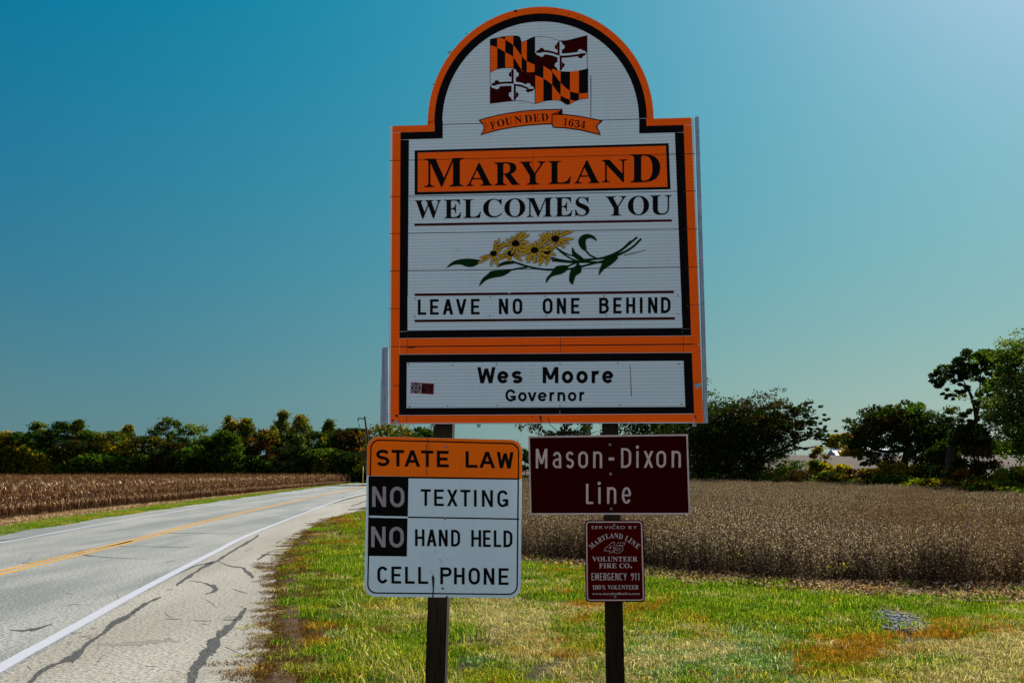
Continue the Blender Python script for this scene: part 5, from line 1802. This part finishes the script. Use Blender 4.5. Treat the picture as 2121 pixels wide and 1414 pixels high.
scatter('bean_field', np.stack([x, y, gz(x, y) - .02], 1), np.stack([r.normal(0, .06, nn), r.normal(0, .06, nn), r.random(nn) * 6.3], 1), np.stack([s_ * 1.15, s_ * 1.15, s_ * hz_], 1), r.integers(0, 4, nn), sv_,
        label='field of ripe grey-brown soybeans')
# dry stubble and dirt at the foot of the beans
zribbon('dirt_strip', [Vector((a, b - 1.7, 0)) for a, b in BEAN[3:]], [Vector((a, b + .6, 0)) for a, b in BEAN[3:]], .03, 'sand_dirt', 4)
yc = BEAN[3:]
r = np.random.default_rng(62)
nn = 520
xx = 0 + 13 * r.random(nn); yy2 = np.interp(xx, bx_, by_) - 1.5 + 1.9 * r.random(nn)
fv2 = [flakes(40, .35, .035, 600 + k, 'corn_dry') for k in range(3)]
scatter('straw_litter', np.stack([xx, yy2, gz(xx, yy2) + .03], 1), np.stack([0 * xx, 0 * xx, r.random(nn) * 6.3], 1), np.ones((nn, 3)), r.integers(0, 3, nn), fv2, label='straw and stubble at the foot of the beans')

# a few weeds still yellow in the bean field
for k, (wx, wy, nl) in enumerate([(1862, 1012, 60), (1993, 1070, 60), (2058, 1110, 50), (1730, 1190, 34), (1530, 1190, 30), (1170, 1078, 80), (1410, 1125, 40)]):
    near_edge = wy > 1150
    g0 = gnd(wx, 1196 if wx < 1600 else 1212) if near_edge else gnd(wx, wy, .55)
    q = np.random.default_rng(900 + k)
    root_z = float(gz(g0.x, g0.y))
    t = thing('weed', ['yellow weed standing in the beans below the round tree', 'yellow weed in the beans nearest the right shrubs', 'thin yellow weed in the beans by the right frame edge',
                       'yellow-green weed at the near edge of the beans, above the stone patch', 'low yellow weed at the near edge of the beans, right of the red sign',
                       'orange and yellow weed in the beans between the two smaller signs', 'short yellow weed in the middle of the beans'][k], 'weed', (g0.x, g0.y, root_z), 'yellow weeds among the beans')
    hw_ = .38 if near_edge else .9
    mb = MB(); mb.tube([(g0.x, g0.y, root_z), (g0.x + .03, g0.y, root_z + hw_)], [.006, .003], 'bark', 4); mb.build('stem', t)
    c = np.stack([q.normal(0, .13, nl), q.normal(0, .10, nl), hw_ * (.5 + .55 * q.random(nl))], 1)
    link('leaves', leafmesh(c, .028, q, 'leaf_yellow', 'leaves', asp=.5), t)

# ---- stones on the grass
sb = MB()
q = random.Random(77)
for k in range(620):
    a = q.random() * 2 * PI; d = math.sqrt(q.random())
    c = gnd(1862 + 62 * d * math.cos(a) + 8 * d * math.sin(a), 1292 + 25 * d * math.sin(a) + 9 * d * math.cos(a))
    s = q.uniform(.02, .055)
    zz = float(gz(c.x, c.y)) + s * .3
    ph = q.random() * 6.28
    top = [(c.x + s * .7 * math.cos(ph + j * 1.26) * q.uniform(.7, 1.1), c.y + s * .7 * math.sin(ph + j * 1.26), zz + s * q.uniform(.35, .6)) for j in range(5)]
    bot = [(c.x + s * math.cos(ph + j * 1.26), c.y + s * math.sin(ph + j * 1.26), zz - s * .5) for j in range(5)]
    sb.mesh(bot + top, [(5, 6, 7, 8, 9)] + [(j, (j + 1) % 5, (j + 1) % 5 + 5, j + 5) for j in range(5)], 'stone_grey')
o = sb.build('gravel_patch'); o['kind'] = 'stuff'; o['label'] = 'patch of loose grey stones in the grass'

# ================================================================== trees
def branch(q, a, b, sag=0.0, n=5, wob=.06):
    a, b = Vector(a), Vector(b)
    L = (b - a).length
    out = []
    for i in range(n + 1):
        t = i / n
        p = a.lerp(b, t)
        p.z += sag * L * math.sin(PI * t)
        if 0 < i < n:
            p += Vector((q.uniform(-1, 1), q.uniform(-1, 1), q.uniform(-1, 1))) * wob * L * .5
        out.append(p)
    return out

def tree(name, label, px, ptop, D, w_px, mats, seed=1, shape='round', leaves=4000, leaf=.2, gaps=.0, base_frac=.12, group=None, trunk_r=None, lobes=34, cat='tree', z0=None, offx=0.0, squash=.8, lim=8, ls=1.0):
    """px: where it stands across the view, ptop: how high its top reaches, D: metres away, w_px: crown width"""
    top = at(px, ptop, D)
    zb = float(gz(top.x, D)) if z0 is None else z0
    H = top.z - zb
    Rw = w_px / F * D / 2
    q = np.random.default_rng(seed); pr_ = random.Random(seed)
    t = thing(name, label, cat, (top.x, D, zb), group)
    C, S = [], []
    k = 0
    while len(C) < lobes and k < 4000:
        k += 1
        u = base_frac + (1 - base_frac) * q.random()
        if shape == 'round': prof = math.sqrt(max(0, 1 - ((u - .52) / .5) ** 2)) * (1 if u > .2 else .8)
        elif shape == 'point': prof = (1 - u) ** .62 * 1.15 if u > .25 else .85
        elif shape == 'column': prof = min(1, (1 - u) * 3.2 + .12) * .9
        elif shape == 'dome': prof = math.sqrt(max(0, 1 - (max(u - .35, 0) / .66) ** 2)) * (.95 if u > .15 else .75)
        elif shape == 'poplar': prof = min(1, (1 - u) ** .6 * 1.3) * .85 * (1 + .25 * math.sin(u * 17 + seed))
        else: prof = 1
        a = q.random() * 2 * PI
        rr_ = Rw * prof * (q.random() ** .45) * .92
        if rr_ < 0: continue
        C.append((rr_ * math.cos(a), rr_ * math.sin(a) * squash, H * u * .97)); S.append(Rw * q.uniform(.17, .30) * ls)
    C = np.array(C); S = np.array(S)
    # leaves in the lobes: hollow shells with ragged edges
    n = leaves
    li = q.integers(0, len(C), n)
    d = q.normal(size=(n, 3)); d /= np.linalg.norm(d, axis=1, keepdims=True)
    rad = S[li] * (0.55 + .6 * q.random(n)) * (1 + .25 * q.normal(size=n)) * np.where(q.random(n) < .12, 1.6, 1.0)
    sq = np.array([1.15, 1.15, .72 if shape not in ('poplar', 'column') else 1.15])
    P = C[li] + d * rad[:, None] * sq
    P[:, 2] = np.clip(P[:, 2], H * base_frac * .5, H * 1.01)
    lv = q.random(len(C))
    var = np.clip(.55 * lv[li] + .45 * q.random(n) , 0, .999)
    mi = np.zeros(n, dtype=int)
    if len(mats) > 1:
        sel = q.random(len(C))
        th = np.linspace(0, 1, len(mats) + 1)[1:-1]
        mi = np.digitize(sel, th)[li]
        mi = np.where(q.random(n) < .12, q.integers(0, len(mats), n), mi)
    if gaps > 0:
        g = vnoise(P[:, 0] + 50, P[:, 2] + 50, Rw * .22, seed % 40)
        kp = g > gaps
        P, var, mi = P[kp], var[kp], mi[kp]
    tr = trunk_r or max(.12, H * .018)
    mb = MB()
    lean = Vector((offx, 0, 0))
    spine = [Vector((top.x, D, zb - .2)), Vector((top.x + q.normal() * .1 * Rw * .3, D, zb + H * .3)), Vector((top.x + q.normal() * Rw * .08, D, zb + H * .6)), Vector((top.x, D, zb + H * .88))]
    sp_ = catmull(spine, 3)
    mb.tube(sp_, list(np.linspace(tr, tr * .15, len(sp_))), 'bark', 6)
    o = mb.build('trunk', t, True)
    mb = MB()
    order = np.argsort(-np.abs(C[:, 0]))[:lim * 2]
    for i in order:
        c = C[i]
        u = min(.8, max(.15, c[2] / H - .22))
        a = Vector((0, 0, H * u)) + Vector((top.x, D, zb)); b = Vector((top.x + c[0], D + c[1], zb + c[2]))
        mb.tube(branch(pr_, a, b, .08, 4), [tr * .38, tr * .3, tr * .2, tr * .13, tr * .06], 'bark', 4)
    mb.build('branch', t, True)
    me = leafmesh(P, leaf, q, None, 'crown', asp=.6, var=var, mats=tuple(mats), mi=mi)
    link('crown', me, t)
    return t

TL = 'trees along the far side of the cornfield'
D0 = 158
def T(px, top, w, mats, label, shape='round', D=D0, leaves=9500, leaf=.17, seed=None, gaps=0, **k):
    gaps = gaps * .8
    if top > 893: top -= 8
    k.setdefault('lobes', 120)
    k.setdefault('ls', .62)
    tree('tree', label, px, top, D, w * 1.65, mats, seed=seed or abs(int(px)) + 1, shape=shape, leaves=leaves, leaf=leaf, gaps=gaps, group=TL, **k)
G_, Dk, Pa, Ol, Go, Ru, Br, Ye = 'leaf_green', 'leaf_dark', 'leaf_pale', 'leaf_olive', 'leaf_gold', 'leaf_rust', 'leaf_brown', 'leaf_yellow'
T(-45, 890, 90, (G_, Dk), 'green tree cut off by the left frame edge')
T(4, 900, 60, (Ol, Go), 'yellow-green tree at the far left end of the tree line')
T(24, 905, 50, (Ru, Ol), 'small orange-red tree second from the left frame edge', leaves=2500)
T(50, 903, 70, (Dk, G_), 'dark bluish bushy tree left of the pale round one')
T(83, 874, 56, (Pa, G_), 'pale thin-leaved round-topped tree, leftmost of the tall ones', 'dome', D=164, gaps=.36, base_frac=.3)
T(124, 873, 66, (Dk, G_), 'dark green tall tree beside the pale round-topped one', 'dome')
T(163, 871, 62, (Ol, G_, Br), 'tall green tree with a rusty left side and ragged top', 'poplar')
T(195, 900, 60, (G_, Dk), 'lower green tree under the tall ragged one')
T(228, 902, 70, (Go, Ol, G_), 'low yellow-green tree in the dip of the tree line')
T(267, 880, 46, (Ol, G_, Go), 'narrow pointed tree standing alone above the dip', 'point', D=163, base_frac=.2)
T(303, 912, 92, (Br, Dk, Ol), 'broad low brownish-green tree right of the narrow pointed one', 'dome')
T(347, 864, 66, (Br, G_, Pa), 'tall tree with thin brownish upper twigs, left of centre', 'dome', D=162, gaps=.38)
T(403, 877, 64, (Pa, G_), 'pale green loose tree with gaps, right of the twiggy one', 'round', D=163, gaps=.36)
T(432, 915, 66, (Dk, G_), 'low dark tree filling under the pale loose one')
T(477, 861, 58, (Go, Ol), 'tall golden-green twin-topped tree', 'poplar', D=164, gaps=.2)
T(512, 868, 54, (Go, Ol, G_), 'golden tree leaning on the twin-topped one', 'poplar', D=164, gaps=.2)
T(466, 893, 66, (G_, Dk), 'dark green tree in front of the golden ones', 'dome', D=153)
T(547, 897, 66, (Ol, Ru, Br), 'rusty olive lower tree between the two tall groups', 'dome')
T(586, 848, 50, (Pa, Ol), 'tallest tree of the line, narrow and pointed', 'poplar', D=166, gaps=.22)
T(622, 860, 58, (Go, Ol, Pa), 'tall golden tree just right of the tallest one', 'poplar', D=165, gaps=.15)
T(568, 880, 34, (Ol, Pa), 'thin small tree on the left foot of the tallest one', 'point', D=160, leaves=1800)
T(606, 905, 60, (Pa, Dk), 'grey-green tree standing before the tallest one', 'dome', D=154)
T(681, 869, 44, (Ol, G_), 'narrow pointed tree near the utility pole', 'poplar', D=163)
T(650, 902, 74, (G_, Ol, Dk), 'dark olive tree between tallest and the pole', 'dome', D=158)
T(715, 896, 70, (Dk, Br), 'dark pine-like tree left of the utility pole', 'round', D=160)
T(748, 888, 60, (Dk, Br, Ru), 'dark tree with reddish leaves behind the utility pole', 'round', D=160)
T(672, 948, 34, (G_, Ol), 'low round shrub-like tree with lit top in front of the dark trees', 'dome', D=151, leaves=3000)
T(360, 925, 80, (Dk, Br), 'low dark tree beneath the twiggy one', 'dome', D=154)
T(150, 920, 80, (Dk, Br), 'low dark tree beneath the dark green tall one', 'dome', D=154)
T(810, 880, 100, (Ol, Ru, G_), 'rusty green oak-like tree right of the utility pole', 'round', D=132, leaves=5000, leaf=.2)
T(868, 886, 60, (Dk, G_), 'dark small tree under the left corner of the big sign', 'round', D=140)
# dark undergrowth beneath the line of trees
q = np.random.default_rng(1001)
n = 36000
xx = q.uniform(-100, -6, n); yy_ = 152 + 6 * q.random(n) + 2 * np.sin(xx * .3)
zz = -.5 + (3.0 + 3.2 * vnoise(xx, yy_ * 0, 4, 3)) * q.random(n) ** .8
o = link('undergrowth', leafmesh(np.stack([xx, yy_, zz], 1), .34, q, None, 'undergrowth', mats=(Dk, G_, Ol), mi=(vnoise(xx, zz, 6, 5) * 3).astype(int).clip(0, 2)))
tag(o, 'dark undergrowth beneath the left tree line', None, None, 'stuff')

# ---- right side trees
tree('tree', 'dark dense tree rising behind the brown sign', 1385, 838, 122, 270, (Dk, Br, G_), seed=5, shape='dome', leaves=16000, leaf=.17, lobes=60)
tree('evergreen_tree', 'dark evergreen with drooping branch tips seen between the two smaller signs', 1172, 800, 112, 190, (Dk, Dk, Br), seed=6, shape='round', leaves=12000, leaf=.15, lobes=50, gaps=.3, base_frac=.35)

def special(name, label, rootpx, D, limbs, lobes, mats, leaves, leaf, seed, tr, gaps=.0, group=None, depth=1.0, flat=.6, sub=0):
    """a tree given by its own limbs and leaf masses: (x, y) positions seen in the photograph, at the tree's distance"""
    q = np.random.default_rng(seed); pr_ = random.Random(seed)
    b0 = at(rootpx[0], rootpx[1], D); zb = float(gz(b0.x, D))
    t = thing(name, label, 'tree', (b0.x, D, zb), group)
    mb = MB()
    for k, (pts, r0, r1) in enumerate(limbs):
        P = []
        for j, (a, b) in enumerate(pts):
            p = at(a, b, D)
            if j > 0: p.y += (pr_.random() - .5) * depth * 2.0 * j / len(pts)
            P.append(p)
        if k == 0 or pts[0] == rootpx: P[0].z = zb - .2
        C = catmull(P, 4)
        R = list(np.linspace(r0, r1, len(C)))
        if k == 0:
            mb.tube(C, R, 'bark', 8); mb.build('trunk', t, True); mb = MB()
        else:
            mb.tube(C, R, 'bark', 5)
    CL = []
    for (a, b, wx, wz, nn_, mi0) in lobes:
        c = at(a, b, D)
        for _ in range(max(2, int(wx * wz / 55))):
            s = q.normal(size=3) * .38
            cc = np.array([c.x + s[0] * wx / F * D, D + s[1] * wx / F * D * depth, c.z + s[2] * wz / F * D])
            CL.append((cc, min(wx, wz) / F * D * q.uniform(.16, .30), mi0))
            if sub and pr_.random() < sub:
                # twig reaching the mass
                e = Vector(cc); base_ = Vector((c.x, D, c.z - wz / F * D * .5))
                mb.tube(branch(pr_, base_, e, .05, 3), [.03, .022, .015, .006], 'bark', 4)
    mb.build('branch', t, True)
    n = leaves
    li = q.integers(0, len(CL), n)
    ctr_ = np.array([c[0] for c in CL]); rd = np.array([c[1] for c in CL]); ms = np.array([c[2] for c in CL])
    d = q.normal(size=(n, 3)); d /= np.linalg.norm(d, axis=1, keepdims=True)
    P = ctr_[li] + d * (rd[li] * (.5 + .7 * q.random(n)))[:, None] * np.array([1.3, 1.3, flat])
    P -= np.array([b0.x, D, zb])
    lv = q.random(len(CL))
    var = np.clip(.5 * lv[li] + .5 * q.random(n), 0, .999)
    mi = np.where(q.random(n) < .15, q.integers(0, len(mats), n), ms[li])
    me = leafmesh(P, leaf, q, None, 'crown', asp=.6, var=var, mats=tuple(mats), mi=mi)
    link('crown', me, t)
    return t

# spreading multi-stemmed tree
R0 = (1562, 990)
special('tree', 'wide spreading multi-stemmed tree with flat layers reaching right', R0, 106,
        [([R0, (1566, 960), (1585, 925), (1600, 880)], .38, .08), ([R0, (1555, 950), (1535, 910), (1515, 875)], .28, .06), ([R0, (1575, 955), (1620, 930), (1675, 905), (1705, 893)], .26, .05),
         ([R0, (1580, 960), (1625, 935), (1660, 928), (1690, 925)], .2, .04), ([R0, (1548, 960), (1515, 935), (1490, 915)], .22, .05), ([R0, (1566, 940), (1560, 900), (1565, 860)], .22, .05), ([(1590, 915), (1630, 890), (1665, 868), (1690, 855)], .14, .03), ([(1585, 925), (1610, 880), (1640, 850)], .16, .04), ([R0, (1530, 965), (1500, 960)], .14, .04)],
        [(1500, 880, 90, 70, 0, 0), (1530, 858, 100, 44, 0, 1), (1580, 862, 90, 50, 0, 1), (1480, 920, 70, 70, 0, 0), (1540, 910, 80, 50, 0, 0), (1640, 845, 60, 20, 0, 0), (1610, 870, 60, 34, 0, 0), (1665, 858, 40, 14, 0, 0), (1660, 880, 60, 14, 0, 0), (1690, 884, 44, 12, 0, 0), (1650, 900, 70, 16, 0, 0), (1690, 905, 50, 12, 0, 0), (1670, 925, 50, 10, 0, 0), (1700, 870, 26, 10, 0, 0), (1600, 930, 60, 36, 0, 2), (1455, 870, 50, 60, 0, 2), (1500, 945, 120, 70, 0, 0), (1450, 930, 90, 110, 0, 0), (1560, 890, 120, 60, 0, 0), (1605, 900, 80, 46, 0, 1), (1545, 950, 90, 44, 0, 0), (1630, 880, 60, 26, 0, 0), (1675, 872, 60, 14, 0, 0), (1655, 845, 60, 12, 0, 0), (1695, 893, 60, 10, 0, 0)],
        (Dk, Br, G_), 42000, .13, 31, .3, flat=.55, sub=.5, depth=.8)
# round tree
R1 = (1868, 985)
special('tree', 'round dark tree with an arching crown and light showing under its branches', R1, 82,
        [([R1, (1872, 955), (1880, 925), (1870, 890)], .42, .1), ([(1876, 940), (1905, 930), (1930, 900)], .2, .05), ([(1874, 945), (1900, 938), (1855, 928), (1820, 905)], .18, .04), ([(1876, 930), (1840, 935), (1800, 925), (1785, 905)], .2, .04), ([(1880, 925), (1900, 890), (1910, 870)], .16, .04), ([R1, (1890, 960), (1935, 940)], .2, .05)],
        [(1800, 882, 60, 36, 0, 0), (1790, 905, 50, 40, 0, 0), (1785, 930, 40, 30, 0, 0), (1835, 868, 70, 40, 0, 1), (1870, 855, 80, 30, 0, 2), (1900, 872, 80, 40, 0, 0), (1935, 885, 60, 44, 0, 0), (1850, 895, 80, 40, 0, 0), (1900, 905, 70, 46, 0, 0), (1945, 915, 50, 50, 0, 0), (1925, 945, 70, 60, 0, 0), (1820, 950, 50, 26, 0, 0), (1945, 960, 40, 50, 0, 0)],
        (Dk, Br, G_), 24000, .12, 32, .3, sub=.4, flat=.8)
# tall leaning tree
R2 = (1962, 990)
special('tree', 'tall leaning tree with a bare forked trunk and high open crown', R2, 70,
        [([R2, (1968, 940), (1985, 905), (2005, 885), (2022, 868)], .34, .16), ([(2022, 868), (2018, 840), (2012, 810), (1998, 775)], .13, .03), ([(2022, 868), (2026, 835), (2032, 800), (2034, 765)], .12, .03), ([(2022, 868), (2045, 850), (2070, 810), (2085, 785)], .11, .03), ([(2016, 825), (2000, 800), (1975, 782)], .07, .02), ([(2030, 815), (2045, 790), (2055, 760)], .07, .02), ([(1992, 898), (1985, 880), (1982, 865)], .07, .02), ([(2012, 808), (1990, 796), (1968, 795)], .04, .015)],
        [(1962, 775, 40, 26, 0, 0), (1950, 795, 26, 18, 0, 0), (1985, 758, 46, 22, 0, 0), (2020, 742, 50, 24, 0, 0), (2055, 745, 50, 30, 0, 2), (2030, 770, 40, 26, 0, 2), (1985, 815, 44, 14, 0, 0), (1998, 805, 30, 12, 0, 0), (1968, 825, 20, 10, 0, 0), (2050, 800, 36, 24, 0, 2), (2032, 825, 24, 20, 0, 0), (2012, 850, 16, 16, 0, 0), (1988, 868, 24, 22, 0, 0), (2075, 775, 30, 30, 0, 2), (2060, 840, 30, 30, 0, 1)],
        (Dk, Ol, G_), 17000, .095, 33, .3, sub=.3, flat=.8)
# bright tree at the frame edge
R3 = (2150, 1000)
special('tree', 'yellow-green tree at the right frame edge, lit through its leaves', R3, 64,
        [([R3, (2145, 920), (2120, 850), (2110, 780)], .3, .08), ([(2140, 900), (2095, 870), (2070, 850)], .12, .03), ([(2125, 860), (2160, 800), (2170, 760)], .12, .03), ([(2142, 910), (2100, 905), (2075, 895)], .1, .03)],
        [(2105, 735, 70, 50, 0, 0), (2150, 730, 90, 60, 0, 1), (2100, 780, 70, 50, 0, 0), (2075, 825, 50, 40, 0, 1), (2110, 840, 80, 60, 0, 0), (2160, 820, 100, 80, 0, 1), (2070, 865, 50, 30, 0, 1), (2100, 890, 80, 50, 0, 2), (2150, 900, 90, 60, 0, 0), (2125, 925, 60, 30, 0, 2), (2190, 780, 90, 90, 0, 0)],
        (G_, Pa, G_), 26000, .09, 34, .3, sub=.2, flat=.8)
tree('shrub', 'dark dense shrub under the leaning tree', 2015, 880, 67, 120, (Dk, Br), seed=41, shape='dome', leaves=14000, leaf=.1, lobes=40, cat='shrub', base_frac=.02)
tree('shrub', 'dark shrub hiding the foot of the leaning tree', 1960, 905, 72, 90, (Dk, Dk, Br), seed=42, shape='dome', leaves=9000, leaf=.1, lobes=30, cat='shrub', base_frac=.02)

HG = 'shrubs of the hedge beyond the beans'
hedge = [
    (1625, 955, 100, 90, (G_, Ol), 'green shrub at the right foot of the spreading tree'),
    (1690, 955, 98, 50, (Ye, G_), 'yellow-green shrub at the right foot of the spreading tree'),
    (1665, 965, 92, 90, (Dk, Br), 'low dark shrub in front of the yellow-green one'),
    (1735, 962, 95, 50, (Ye, Ol), 'rounded yellow-green shrub below the far roof'),
    (1760, 972, 88, 80, (Br, Br, Ru), 'rusty brown shrub left of the round tree'),
    (1715, 980, 90, 70, (G_, Dk), 'low green shrub on the bean field edge, left of the rusty one'),
    (1812, 972, 84, 60, (Ru, Br, Ol), 'orange-brown shrub under the left side of the round tree'),
    (1858, 950, 79, 70, (Ye, Ol, Ye), 'bright yellow shrub glowing under the round tree'),
    (1905, 965, 78, 60, (Dk, Go), 'dark shrub with orange leaves right of the bright yellow one'),
    (1855, 985, 76, 90, (Dk, Dk), 'low dark shrub under the bright yellow one'),
    (1925, 993, 70, 60, (G_, Ye), 'low yellow-green shrub on the bean edge under the trunk'),
    (1985, 975, 66, 60, (Ye, Ru, Dk), 'shrub with yellow and red leaves right of the leaning trunk'),
    (2030, 985, 62, 70, (Br, Dk), 'dark brown shrub right of the yellow and red one'),
    (2075, 980, 60, 60, (Ol, Go), 'olive shrub near the right frame edge'),
    (2115, 968, 56, 60, (Ye, G_), 'yellow-topped shrub at the right frame edge'),
    (2060, 1000, 56, 90, (G_, Ol), 'low green shrub on the bean edge at the right'),
    (1545, 978, 112, 80, (Dk, Br), 'low dark shrub left of the spreading tree stems'),
    (1480, 970, 116, 90, (Dk, G_), 'low dark shrub below the dense dark tree'),
    (1700, 925, 128, 40, (Ru, Go), 'small orange shrub between the spreading tree and the far house'),
    (1400, 970, 120, 120, (Dk, Br), 'low dark shrub behind the brown sign'),
    (1095, 985, 128, 60, (Dk, G_), 'low green shrub in the gap between the smaller signs'),
]
for i, (a, b, D, wpx, mts, lab) in enumerate(hedge):
    tree('shrub', lab, a, b, D, wpx * 1.35, mts, seed=200 + i, shape='dome', leaves=3600, leaf=.12, lobes=16, cat='shrub', group=HG, base_frac=.02, lim=3)
# ground cover under the hedge
q = np.random.default_rng(1002)
n = 40000
tt = q.random(n)
hy = np.interp(tt, [0, .35, .7, 1], [50, 66, 95, 122]); hx = np.interp(hy, [10, 40, 52, 66, 96, 125, 140], [32, 27, 26, 28.5, 28.5, 24, 10]) + 3.2 * q.random(n) - .3
zz = gz(hx, hy) + (.9 + .6 * vnoise(hx, hy, 2, 9)) * q.random(n)
o = link('hedge_growth', leafmesh(np.stack([hx, hy, zz], 1), .11, q, None, 'hedge_growth', mats=(Dk, G_, Ol, Br, Ol), mi=(vnoise(hx, hy, 2.2, 15) * 5.5 - .3).astype(int).clip(0, 4)))
tag(o, 'tangled low growth along the far edge of the beans', None, None, 'stuff')

# distant trees behind the house and far tree line on the right
FT = 'distant trees beyond the far field'
for i, (a, b, D, wpx, mts, lab) in enumerate([(1728, 900, 215, 44, (Ol, Go), 'distant olive tree left of the far house roof'), (1755, 898, 222, 44, (Go, Ru), 'distant orange tree behind the far house roof'),
                                              (1762, 926, 196, 40, (Ru, Go), 'distant orange bush in front of the far house'), (1775, 890, 240, 26, (Dk, G_), 'distant dark narrow tree beside the round tree'),
                                              (2060, 905, 215, 90, (G_, Dk), 'distant green tree right of the dark shrub'), (2110, 912, 215, 90, (G_, Pa), 'distant pale green tree at the right frame edge'), (2000, 915, 215, 80, (Dk, G_), 'distant dark tree behind the leaning trunk'),
                                              (1088, 925, 230, 30, (Dk, G_), 'distant tree in the gap between the smaller signs')]):
    tree('tree', lab, a, b, D, wpx * 1.2, mts, seed=300 + i, shape='dome', leaves=2600, leaf=.26, lobes=18, group=FT, base_frac=.05)
# dark standing weed stalks in front of the far field
mb = MB(); q = random.Random(9)
for k in range(150):
    c = at(q.uniform(2060, 2135), 968, 75 + q.uniform(-3, 3)); z_ = float(gz(c.x, c.y))
    mb.tube([(c.x, c.y, z_), (c.x + q.uniform(-.1, .1), c.y, z_ + q.uniform(1.4, 2.4))], [.03, .012], 'bark', 3)
o = mb.build('weed_stalks'); tag(o, 'dark dead weed stalks at the far right of the hedge', None, None, 'stuff')

# ================================================================== far house
plain('house_white', (0.55, 0.60, 0.66), 0.7, 0.2)
plain('roof_metal', (0.16, 0.24, 0.34), 0.5, 0.3)
plain('window_dark', (0.03, 0.04, 0.05), 0.2, 0.5)
def house():
    D = 205
    a = at(1734, 944, D); b = at(1798, 944, D)
    t_ = at(1734, 930, D).z; e_ = at(1734, 936, D).z
    zb = float(gz(a.x, D)) - .2
    h = thing('farmhouse', 'distant long low white farm building with a blue-grey roof behind the hedge', 'house', (a.x, D, zb))
    mb = MB(); mb.box((a.x, D, zb), (b.x, D + 6, e_ - .6), 'house_white'); mb.build('wall', h)
    mb = MB()
    x0, x1 = a.x - .3, b.x + .3
    mb.mesh([(x0, D - .4, e_ - .7), (x1, D - .4, e_ - .7), (x1, D + 3, t_), (x0, D + 3, t_), (x0, D + 6.4, e_ - .7), (x1, D + 6.4, e_ - .7)], [(0, 1, 2, 3), (3, 2, 5, 4), (0, 3, 4), (1, 5, 2)], 'roof_metal')
    mb.build('roof', h)
    mb = MB(); mb.box((x0, D + 2.85, t_ - .02), (x1, D + 3.15, t_ + .14), 'house_white'); mb.build('ridge_cap', h)
    for k in range(4):
        xx = a.x + .8 + k * 1.5
        mb = MB(); mb.box((xx, D - .06, zb + 1.3), (xx + .7, D - .01, zb + 2.2), 'window_dark'); mb.build('window', h)
    c = at(1792, 944, D - 10); d = at(1840, 944, D - 10)
    h2 = thing('barn', 'distant pale barn mostly hidden behind the round tree', 'barn', (c.x, D - 10, zb))
    zt = at(1800, 924, D - 10).z; ze = at(1800, 934, D - 10).z
    mb = MB(); mb.box((c.x, D - 10, zb - .5), (d.x, D - 4, ze), 'house_white'); mb.build('wall', h2)
    mb = MB(); x0, x1 = c.x - .2, d.x + .2
    mb.mesh([(x0, D - 10.4, ze - .1), (x1, D - 10.4, ze - .1), (x1, D - 7, zt), (x0, D - 7, zt), (x0, D - 3.6, ze - .1), (x1, D - 3.6, ze - .1)], [(0, 1, 2, 3), (3, 2, 5, 4), (0, 3, 4), (1, 5, 2)], 'roof_metal')
    mb.build('roof', h2)
house()

# ================================================================== utility poles, marker
D = 112
t0 = at(755.5, 862, D); t1 = at(761, 905, D); b1 = at(770, 990, D)
zb = float(gz(b1.x, D))
up = thing('utility_pole', 'leaning wooden utility pole with a short side arm, at the bend of the road', 'utility pole', (b1.x, D, zb))
mb = MB(); mb.tube([(b1.x, D, zb - .2), t1, t0], [.16, .12, .10], 'pole_wood', 8); mb.build('pole', up, True)
mb = MB(); a = at(741, 866, D); c = at(755.5, 868, D); mb.tube([a, c], [.035, .035], 'pole_wood', 5); a2 = at(742, 864, D); c2 = at(755.5, 867, D); mb.tube([a2, c2], [.025, .025], 'pole_wood', 5); mb.build('cross_arm', up)
mb = MB(); p = at(742, 868, D); mb.tube([p + Vector((0, 0, .15)), p, p - Vector((0, 0, .15))], [.05, .09, .05], 'window_dark', 6); mb.build('insulator', up)
mb = MB(); mb.tube([at(742, 869, D), at(741, 876, D), at(745, 881, D), at(743, 886, D)], [.02, .02, .05, .03], 'window_dark', 4); mb.build('hanging_cable', up)
far = at(1000, 905, 260)
mb = MB()
P = [t0.lerp(at(905, 884, 250), k / 12) - Vector((0, 0, 1.6 * math.sin(PI * k / 12))) for k in range(13)]
mb.tube(P, [.012] * 13, 'window_dark', 3)
o = mb.build('power_line', None, origin=tuple(t0)); tag(o, 'thin power line running from the leaning pole behind the signs', 'wire')
D2 = 250
bb_ = at(893, 985, D2); zb = float(gz(bb_.x, D2))
up2 = thing('utility_pole', 'distant utility pole with two cross arms beside the left post, under the big sign', 'utility pole', (bb_.x, D2, zb))
mb = MB(); mb.tube([(bb_.x, D2, zb), at(893, 880, D2)], [.18, .13], 'pole_wood', 6); mb.build('pole', up2, True)
for y in (884, 889):
    mb = MB(); mb.tube([at(886, y, D2), at(900, y, D2)], [.07, .07], 'pole_wood', 4); mb.build('cross_arm', up2)

plain('marker_yellow', (0.55, 0.36, 0.03), .6, .3)
D3 = 120
b3 = at(751.5, 1000, D3)
x3 = b3.x; zb = -0.05
mk_ = thing('marker_post', 'slim yellow marker post on the verge beside the left edge of the law sign', 'marker post', (x3, D3, zb))
zt = at(751.5, 965, D3).z
mb = MB(); mb.tube([(x3, D3, zb), (x3, D3, zt - .08)], [.05, .05], 'marker_yellow', 8); mb.build('post', mk_, True)
mb = MB(); mb.tube([(x3, D3, zt - .08), (x3, D3, zt)], [.062, .04], 'marker_yellow', 8); mb.build('cap', mk_, True)
